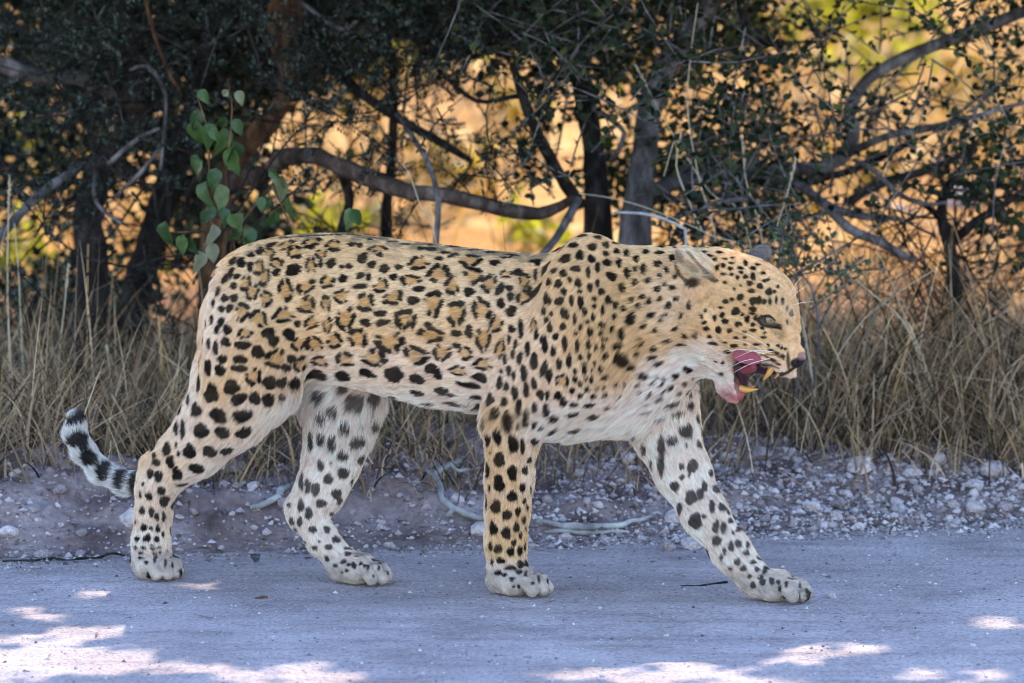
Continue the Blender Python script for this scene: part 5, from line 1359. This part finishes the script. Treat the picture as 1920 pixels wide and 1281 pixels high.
    faded = .03 + .06 * (1 - sstep(-.25, .25, n1)) + .10 * np.where(far_h | far_f, 1, 0) + .08 * blob(q, 760, 765, 220, 30)
    c = lerp(c, BLACK, dark * (1 - faded * .75))
    # spine stripe
    ridge = sstep(.88, .99, nb[:, 2]) * ((q[:, 0] > 470) & (q[:, 0] < 1040)) * sstep(-.25, .1, fbm(pb * np.array([1, .6, 1]), 60.0, 2, 44))
    c = lerp(c, (.05, .042, .045), ridge * .6)
    # face
    hd = (q[:, 0] > 1270) & (q[:, 1] < 790)
    f = lambda w_: np.where(hd, w_, 0)
    c = lerp(c, (.03, .024, .024), f(blob(q, 1441, 599, 14, 10, .25)) * .9)
    c = lerp(c, (.03, .024, .024), f(blob(q, 1458, 609, 12, 5, .4)) * .9)
    c = lerp(c, (.12, .075, .05), f(blob(q, 1466, 622, 10, 12)) * .3)
    c = lerp(c, (.80, .60, .40), f(blob(q, 1478, 580, 12, 18)) * .3)
    c = lerp(c, (.022, .015, .015), f(np.maximum(blob(q, 1499, 680, 15, 11, .2), blob(q, 1481, 676, 3.5, 20, .4) * .85)))
    c = lerp(c, (.24, .10, .095), f(blob(q, 1505, 667, 9, 7, .35)) * .9)
    def near_line(pts, wd):
        dm_ = np.full(len(q), 1e9)
        for a_, b_ in zip(pts[:-1], pts[1:]):
            a_, b_ = np.array(a_, float), np.array(b_, float); ab = b_ - a_
            t_ = np.clip(((q - a_) @ ab) / (ab @ ab), 0, 1)
            dm_ = np.minimum(dm_, np.linalg.norm(q - a_ - t_[:, None] * ab, axis=1))
        return f(1 - sstep(wd * .6, wd * 1.3, dm_))
    c = lerp(c, (.022, .016, .016), np.maximum.reduce([near_line([(1424, 687), (1440, 694), (1462, 700), (1478, 698), (1488, 690)], 3.2), near_line([(1424, 597), (1433, 590), (1448, 589), (1457, 598)], 2.6), near_line([(1426, 597), (1436, 608), (1450, 610), (1468, 614)], 2.8)]) * .92)
    c = lerp(c, (.05, .035, .03), np.maximum.reduce([near_line([(1428, 664), (1444, 661), (1462, 664), (1474, 672)], 1.7), near_line([(1430, 672), (1450, 673), (1468, 682)], 1.7), near_line([(1434, 681), (1452, 683), (1464, 689)], 1.5)]) * .75 * (n2 > -.25))
    # lips, gums and mouth lining
    mouth = ((q[:, 0] > 1385) & (q[:, 0] < 1432) & (q[:, 1] > 662) & (nb[:, 2] < -.1)) | ((q[:, 0] > 1378) & (q[:, 0] < 1412) & (q[:, 1] > 668) & (nb[:, 0] > .35))
    lipn = np.clip(blob(q, 1392, 690, 15, 26, .3) + blob(q, 1420, 683, 34, 8, .4), 0, 1)
    mw = f(np.where(mouth, .95, 0) * np.ones(len(q)))
    red = np.where((n2 > .1)[:, None], np.array([.14, .014, .015]), np.array([.022, .008, .009]))
    c = c * (1 - mw[:, None]) + red * mw[:, None]
    c = lerp(c, (.028, .016, .017), f(lipn * (1 - mw)) * .8)
    cut = f(blob(q, 1376, 742, 25, 15)) * sstep(-.5, .15, n2 + n1 * .5)
    c = lerp(c, (.42, .045, .05), cut * .85)
    c = lerp(c, (.62, .36, .33), f(blob(q, 1366, 738, 24, 16)) * .35)
    # ears: markings, plus shade painted into the opening and along the lower edge
    e1 = np.linalg.norm((pb - earn) * np.array([1, 1, 1]), axis=1)
    ke = np.sqrt((((pb - earn) @ Fr / np.array([.020, .031, .050])) ** 2).sum(1))
    en = ke < 1.12
    inside = en & ((nb @ Fr[:, 0]) > .25) & (((pb - earn) @ Fr[:, 0]) < .012)
    core = sstep(-.008, -.034, (pb - earn) @ Fr[:, 2])
    c = np.where(inside[:, None], lerp(np.tile(np.array([.74, .54, .36]), (len(c), 1)), (.10, .055, .035), core * .9) * (1 + .5 * n2)[:, None], c)
    out = en & (((pb - earn) @ Fr[:, 2]) > -.02) & ~inside
    c = np.where(out[:, None], lerp(c, (.80, .62, .42), np.full(len(c), .8)), c)
    c = lerp(c, (.030, .018, .014), np.maximum(f(blob(q, 1307, 527, 14, 9, .4)) * .95, near_line([(1273, 494), (1284, 512), (1300, 526)], 4.0) * .85))
    c = lerp(c, (.20, .12, .08), f(blob(q, 1283, 478, 9, 11)) * .7)
    c = lerp(c, (.03, .02, .018), near_line([(1300, 468), (1320, 490), (1338, 508)], 2.5) * .6)
    e2 = (np.linalg.norm(pb - earf, axis=1) < .05) & (((pb - earf) @ Fr2[:, 2]) > -.012)
    c = np.where(e2[:, None], lerp(c, (.14, .13, .14), np.full(len(c), .85)), c)
    bald = np.maximum(mw, f(np.maximum(blob(q, 1503, 676, 13, 13, .2), blob(q, 1441, 599, 12, 8, .2))))
    return np.clip(c, .0012, .93), bald

bc, bb = coat(bv, bn)
LEO = empty('leopard', (0, 0, 0), 'spotted tawny leopard walking along the dirt road with mouth open and tongue curled', 'leopard')
LEO.rotation_euler = (0, 0, -YAW)
me = mesh_np('body', bv, bq, True)
ca_ = me.color_attributes.new('coat', 'FLOAT_COLOR', 'POINT')
ca_.data.foreach_set('color', np.c_[bc, np.ones(len(bc))].astype(np.float32).ravel())
m_skin, t, b = newmat('coat_skin')
a = N(t, 'ShaderNodeAttribute', attribute_name='coat')
t.links.new(a.outputs['Color'], b.inputs['Base Color'])
b.inputs['Roughness'].default_value = .6
b.inputs['Specular IOR Level'].default_value = .15
link('body', me, m_skin, LEO)

# fur: short strands that lie along the limbs and the trunk
NF = 400000
fa = np.array(flow_a); fd = np.array(flow_d); fd /= np.linalg.norm(fd, axis=1)[:, None]
tri = np.vstack([bq[:, [0, 1, 2]], bq[:, [0, 2, 3]]])
ar = .5 * np.linalg.norm(np.cross(bv[tri[:, 1]] - bv[tri[:, 0]], bv[tri[:, 2]] - bv[tri[:, 0]]), axis=1)
tc = bv[tri].mean(1); tn = bn[tri].mean(1)
vd = np.array([sy_ * 1, -cy_, .13]); vd /= np.linalg.norm(vd)
wgt = ar * np.where(tn @ vd > -.35, 1.0, .35) * np.where(tc[:, 0] > .36, 1.8, 1.0)
pick = rng.choice(len(tri), NF, p=wgt / wgt.sum())
r1 = np.sqrt(rng.random(NF)); r2 = rng.random(NF)
bar = np.stack([1 - r1, r1 * (1 - r2), r1 * r2], 1)
root = (bv[tri[pick]] * bar[:, :, None]).sum(1)
rn = (bn[tri[pick]] * bar[:, :, None]).sum(1); rn /= np.linalg.norm(rn, axis=1)[:, None]
# flow per vertex, smoothed, then picked up by the strands
vf = np.zeros_like(bv); vw = np.zeros(len(bv))
xo = np.argsort(bv[:, 0]); xs_ = bv[xo, 0]
for p, d_ in zip(fa, fd):
    i0 = xo[np.searchsorted(xs_, p[0] - .11):np.searchsorted(xs_, p[0] + .11)]
    w_ = np.exp(-((bv[i0] - p) ** 2).sum(1) / (2 * .038 ** 2))
    vf[i0] += d_ * w_[:, None]; vw[i0] += w_
vf = vf / (vw[:, None] + 1e-9)
vf = relax(vf, bq, 6)
tf = (vf[tri[pick]] * bar[:, :, None]).sum(1) + rng.normal(0, .10, (NF, 3)) + np.stack([.20 * vnoise(root, 75.0, 90 + k) + .16 * vnoise(root, 190.0, 95 + k) for k in range(3)], 1)
tf -= rn * (tf * rn).sum(1)[:, None]
tf /= np.linalg.norm(tf, axis=1)[:, None] + 1e-9
qz = zone(root); rl = to_px(b2w(root))
L = np.full(NF, .0078)
L += .014 * np.maximum.reduce([blob(qz, 760, 775, 260, 30), blob(qz, 600, 750, 60, 40), blob(qz, 1150, 800, 120, 30) * .7, blob(qz, 640, 790, 70, 60) * .8, blob(qz, 1230, 800, 60, 70) * .5])
L += .005 * blob(qz, 1220, 640, 110, 120) + .002 * blob(qz, 1150, 700, 90, 90)
L = np.where((rl[:, 0] < 268) & (rl[:, 1] < 960) & (root[:, 1] > -.03), .014, L)
L = np.where((qz[:, 0] > 1330) & (qz[:, 1] < 700), .0050, L)
L = np.where((qz[:, 0] > 1440) & (qz[:, 1] < 700), .0032, L)
L = np.where(root[:, 2] < .05, .0026, L)
L = np.where((((root - earn) @ Fr / np.array([.020, .031, .050])) ** 2).sum(1) < 1.25, .0085, L)
L = np.where(blob(qz, 1362, 735, 30, 24) > .4, .009, L)
L *= rng.uniform(.65, 1.3, NF)
fc, fb = coat(root + tf * (np.minimum(L, .0070) * rng.uniform(.30, .75, NF))[:, None], rn)
streak = sum(vnoise(root + tf * s_, 430.0, 70) for s_ in (-.006, -.003, 0, .003, .006)) / 5 + .5 * sum(vnoise(root + tf * s_, 190.0, 71) for s_ in (-.006, 0, .006)) / 3
fc = fc * (1 + .75 * streak)[:, None]
keepf = (fb < .25) & (root[:, 2] > .004)
root, rn, tf, fc, L = root[keepf], rn[keepf], tf[keepf], fc[keepf], L[keepf]
nf = len(root)
lift = rng.uniform(.25, .75, nf)[:, None]
d0 = tf * (1 - lift * .4) + rn * lift; d0 /= np.linalg.norm(d0, axis=1)[:, None]
d1 = tf + rn * (lift * .15) + rng.normal(0, .10, (nf, 3)) + np.array([0, 0, -.12]); d1 /= np.linalg.norm(d1, axis=1)[:, None]
P0 = root - rn * .001; P1 = root + d0 * (L * .45)[:, None]; P2 = P1 + d1 * (L * .6)[:, None]
pts = np.stack([P0, P1, P2], 1)
pts[:, :, 2] = np.maximum(pts[:, :, 2], .0015)
hc = bpy.data.hair_curves.new('fur')
hc.add_curves([3] * nf)
hc.points.foreach_set('position', pts.astype(np.float32).ravel())
rad = np.tile(np.array([.00036, .00030, .00006], np.float32), nf) * np.repeat(rng.uniform(.8, 1.3, nf), 3).astype(np.float32)
ra_ = hc.attributes.get('radius') or hc.attributes.new('radius', 'FLOAT', 'POINT')
ra_.data.foreach_set('value', rad)
fcol = np.clip(fc * rng.uniform(.78, 1.24, nf)[:, None], .0010, .94)
at_ = hc.attributes.new('coat', 'FLOAT_COLOR', 'CURVE')
at_.data.foreach_set('color', np.c_[fcol, np.ones(nf)].astype(np.float32).ravel())
m_fur, t, b = newmat('fur_strands')
a = N(t, 'ShaderNodeAttribute', attribute_name='coat')
t.links.new(a.outputs['Color'], b.inputs['Base Color'])
b.inputs['Roughness'].default_value = .6
b.inputs['Specular IOR Level'].default_value = .02
fo = bpy.data.objects.new('fur', hc); COL.objects.link(fo); fo.parent = LEO
hc.materials.append(m_fur)

# eyes
def ellip(c, r, n=14, m=20, rot=None):
    th = np.linspace(0, np.pi, n + 1)[1:-1]; ph = np.arange(m) / m * 2 * np.pi
    v = np.stack([np.sin(th)[:, None] * np.cos(ph), np.sin(th)[:, None] * np.sin(ph), np.repeat(np.cos(th)[:, None], m, 1)], -1).reshape(-1, 3)
    v = np.vstack([v, [0, 0, 1], [0, 0, -1]]) * np.asarray(r)
    if rot is not None: v = v @ np.asarray(rot).T
    i = np.arange(n - 2)[:, None] * m; j = np.arange(m)[None]; j2 = (j + 1) % m
    q = np.stack([i + j, i + m + j, i + m + j2, i + j2], -1).reshape(-1, 4)
    k = np.arange(m); k2 = (k + 1) % m
    tr = np.vstack([np.stack([k, k2, np.full(m, len(v) - 2)], -1), np.stack([(n - 2) * m + k2, (n - 2) * m + k, np.full(m, len(v) - 1)], -1)])
    return v + np.asarray(c), q, tr
m_eye, t, b = newmat('eye_amber')
tc_ = N(t, 'ShaderNodeTexCoord')
sep = N(t, 'ShaderNodeSeparateXYZ'); t.links.new(tc_.outputs['Object'], sep.inputs[0])
vm = N(t, 'ShaderNodeVectorMath', operation='DISTANCE'); t.links.new(tc_.outputs['Object'], vm.inputs[0]); vm.inputs[1].default_value = (.0052, -.0108, .0)
rp = ramp(t, [(0, (.01, .008, .006)), (.10, (.01, .008, .006)), (.16, (.16, .12, .06)), (.85, (.24, .18, .09)), (.95, (.06, .04, .03)), (1, (.05, .04, .03))], N(t, 'ShaderNodeMath', operation='MULTIPLY').outputs[0])
mm = rp.inputs[0].links[0].from_node; t.links.new(vm.outputs['Value'], mm.inputs[0]); mm.inputs[1].default_value = 90
t.links.new(rp.outputs[0], b.inputs['Base Color']); b.inputs['Roughness'].default_value = .08
b.inputs['Specular IOR Level'].default_value = .6
for q in (1, -1):
    v, qd, tr = ellip((0, 0, 0), (.0122, .0122, .0122))
    o = link('eye', mesh_np('eye', v, [qd, tr], True), m_eye, LEO, tuple(EYE * np.array([1, q, 1]) + np.array([0.0015, q * .0035, -.0010])))
    if q < 0: o.scale = (1, -1, 1)
# teeth
m_tooth, t, b = newmat('stained_tooth')
ns = N(t, 'ShaderNodeTexNoise', Scale=160.0)
rp = ramp(t, [(.3, (.50, .18, .025)), (.55, (.66, .31, .055)), (.78, (.76, .55, .28))], ns.outputs[0])
t.links.new(rp.outputs[0], b.inputs['Base Color']); b.inputs['Roughness'].default_value = .3
def tooth(pts, rad, nm='canine_tooth'):
    mb = MB(); mb.tube([B(*p) for p in pts], rad, 10, .002)
    link(nm, mb.mesh(nm), m_tooth, LEO)
tooth([(1450, 683, -.021), (1442, 699, -.026), (1431, 713, -.024)], [.0075, .0058, .0009])
tooth([(1450, 683, .021), (1442, 699, .026), (1431, 713, .024)], [.0075, .0058, .0009])
tooth([(1465, 692, -.012), (1459, 702, -.013), (1452, 710, -.012)], [.0045, .0034, .0008])
tooth([(1385, 727, -.012), (1402, 731, -.016), (1422, 730, -.016)], [.0070, .0056, .0009])
tooth([(1388, 722, .012), (1402, 727, .015), (1416, 724, .015)], [.0058, .0044, .0008])
for k in range(5):
    tooth([(1466 + k * 1.5, 694, -.008 + .004 * k), (1467 + k * 1.5, 701, -.008 + .004 * k)], [.0022, .0012], 'incisor_tooth')
# tongue: comes up out of the mouth on the near side and curls over the lip
m_tongue, t, b = newmat('wet_tongue')
ns = N(t, 'ShaderNodeTexNoise', Scale=260.0, Detail=6.0)
rp = ramp(t, [(.3, (.24, .028, .042)), (.7, (.42, .085, .105))], ns.outputs[0])
t.links.new(rp.outputs[0], b.inputs['Base Color']); b.inputs['Roughness'].default_value = .38
bp = N(t, 'ShaderNodeBump', Strength=.8, Distance=.0015); t.links.new(ns.outputs[0], bp.inputs['Height']); t.links.new(bp.outputs[0], b.inputs['Normal'])
mb = MB()
mb.tube([B(1372, 690, .0), B(1396, 692, -.014), B(1412, 690, -.036), B(1412, 684, -.052)], [.010, .010, .008, .005], 12, .004, knob=.1, seed=8)

nd = np.array([.30, -.88, .22]); nd /= np.linalg.norm(nd)
xa = np.array([.96, .25, -.22]); xa -= nd * xa.dot(nd); xa /= np.linalg.norm(xa)
v, qd, tr = ellip((0, 0, 0), (.0275, .0168, .0038), 16, 28)
v[:, 1] = np.where(v[:, 1] < 0, v[:, 1] * .72, v[:, 1])                       # flatter lower edge
v[:, 2] += -.0016 * np.exp(-(v[:, 0] / .0022) ** 2) * (v[:, 2] > 0) - 2.2 * v[:, 0] ** 2     # midline groove, cupped
v = v @ np.stack([xa, np.cross(nd, xa), nd], 0) + B(1400, 671, -.0735)
mb.add(v, qd, tr)
link('tongue', mb.mesh('tongue'), m_tongue, LEO)
# (root of the tongue above; the curled-up blade lies flat against the lip)
# mouth lining: the dark wet back of the open mouth
m_gum, t, b = newmat('mouth_lining')
ns = N(t, 'ShaderNodeTexNoise', Scale=130.0, Detail=4.0)
rp = ramp(t, [(.42, (.006, .004, .004)), (.54, (.035, .006, .007)), (.72, (.16, .018, .02))], ns.outputs[0])
t.links.new(rp.outputs[0], b.inputs['Base Color']); b.inputs['Roughness'].default_value = .25
mb = MB()
mb.tube([B(1362, 665, 0), B(1382, 684, -.002), B(1388, 708, 0), B(1392, 728, 0)], [.016, .0215, .0175, .011], 14, .004, knob=.25, seed=4)
mb.tube([B(1385, 672, 0), B(1420, 680, 0), B(1456, 690, 0)], [.018, .0225, .0150], 14, .004, knob=.2, seed=5)
link('mouth_lining', mb.mesh('mouth_lining'), m_gum, LEO)
# whiskers
m_wh = simple_mat('whisker_white', (.85, .84, .82), .3, .5)
for k, (x0, y0, dx, dy, bend) in enumerate(((1428, 655, -75, -22, -12), (1436, 664, -82, -4, -14), (1430, 672, -60, 18, -10), (1444, 672, -70, 30, -8), (1440, 650, -60, -38, -8), (1452, 660, -66, 8, -14))):
    for q in (1, -1):
        h_ = bvh.ray_cast(CAMP, Vector(ray(x0, y0)).normalized())[0]
        wp_ = np.array(h_); p0 = np.array([wp_[0] * cy_ - wp_[1] * sy_, (wp_[0] * sy_ + wp_[1] * cy_), wp_[2]])
        p0[1] = abs(p0[1]) * -q - .0
        out = np.array([dx * .00095, -q * .05, -dy * .00095])
        p1 = p0 + out * .5 + np.array([0, 0, -bend * .0006]); p2 = p0 + out + np.array([0, 0, 0])
        mb = MB(); mb.tube([p0, p1, p2], [.0006, .00045, .0001], 5, .01, cap=False)
        link('whisker', mb.mesh('whisker'), m_wh, LEO)
for k, (x0, y0, dx, dy) in enumerate(((1478, 560, 22, -42), (1480, 566, 30, -34), (1486, 572, 34, -10))):
    p0 = B(x0, y0, -.02); mb = MB(); mb.tube([p0, p0 + np.array([dx * .0006, -.008, -dy * .0006]), p0 + np.array([dx * .0013, -.012, -dy * .001])], [.0005, .0004, .0001], 5, .01, cap=False)
    link('whisker', mb.mesh('whisker'), m_wh, LEO)

# teeth and tongue belong to the mouth
MOUTH = [o for o in LEO.children if o.name.startswith('mouth_lining')][0]
for o in list(LEO.children):
    if o.name.startswith(('canine_tooth', 'incisor_tooth', 'tongue')):
        o.parent = MOUTH
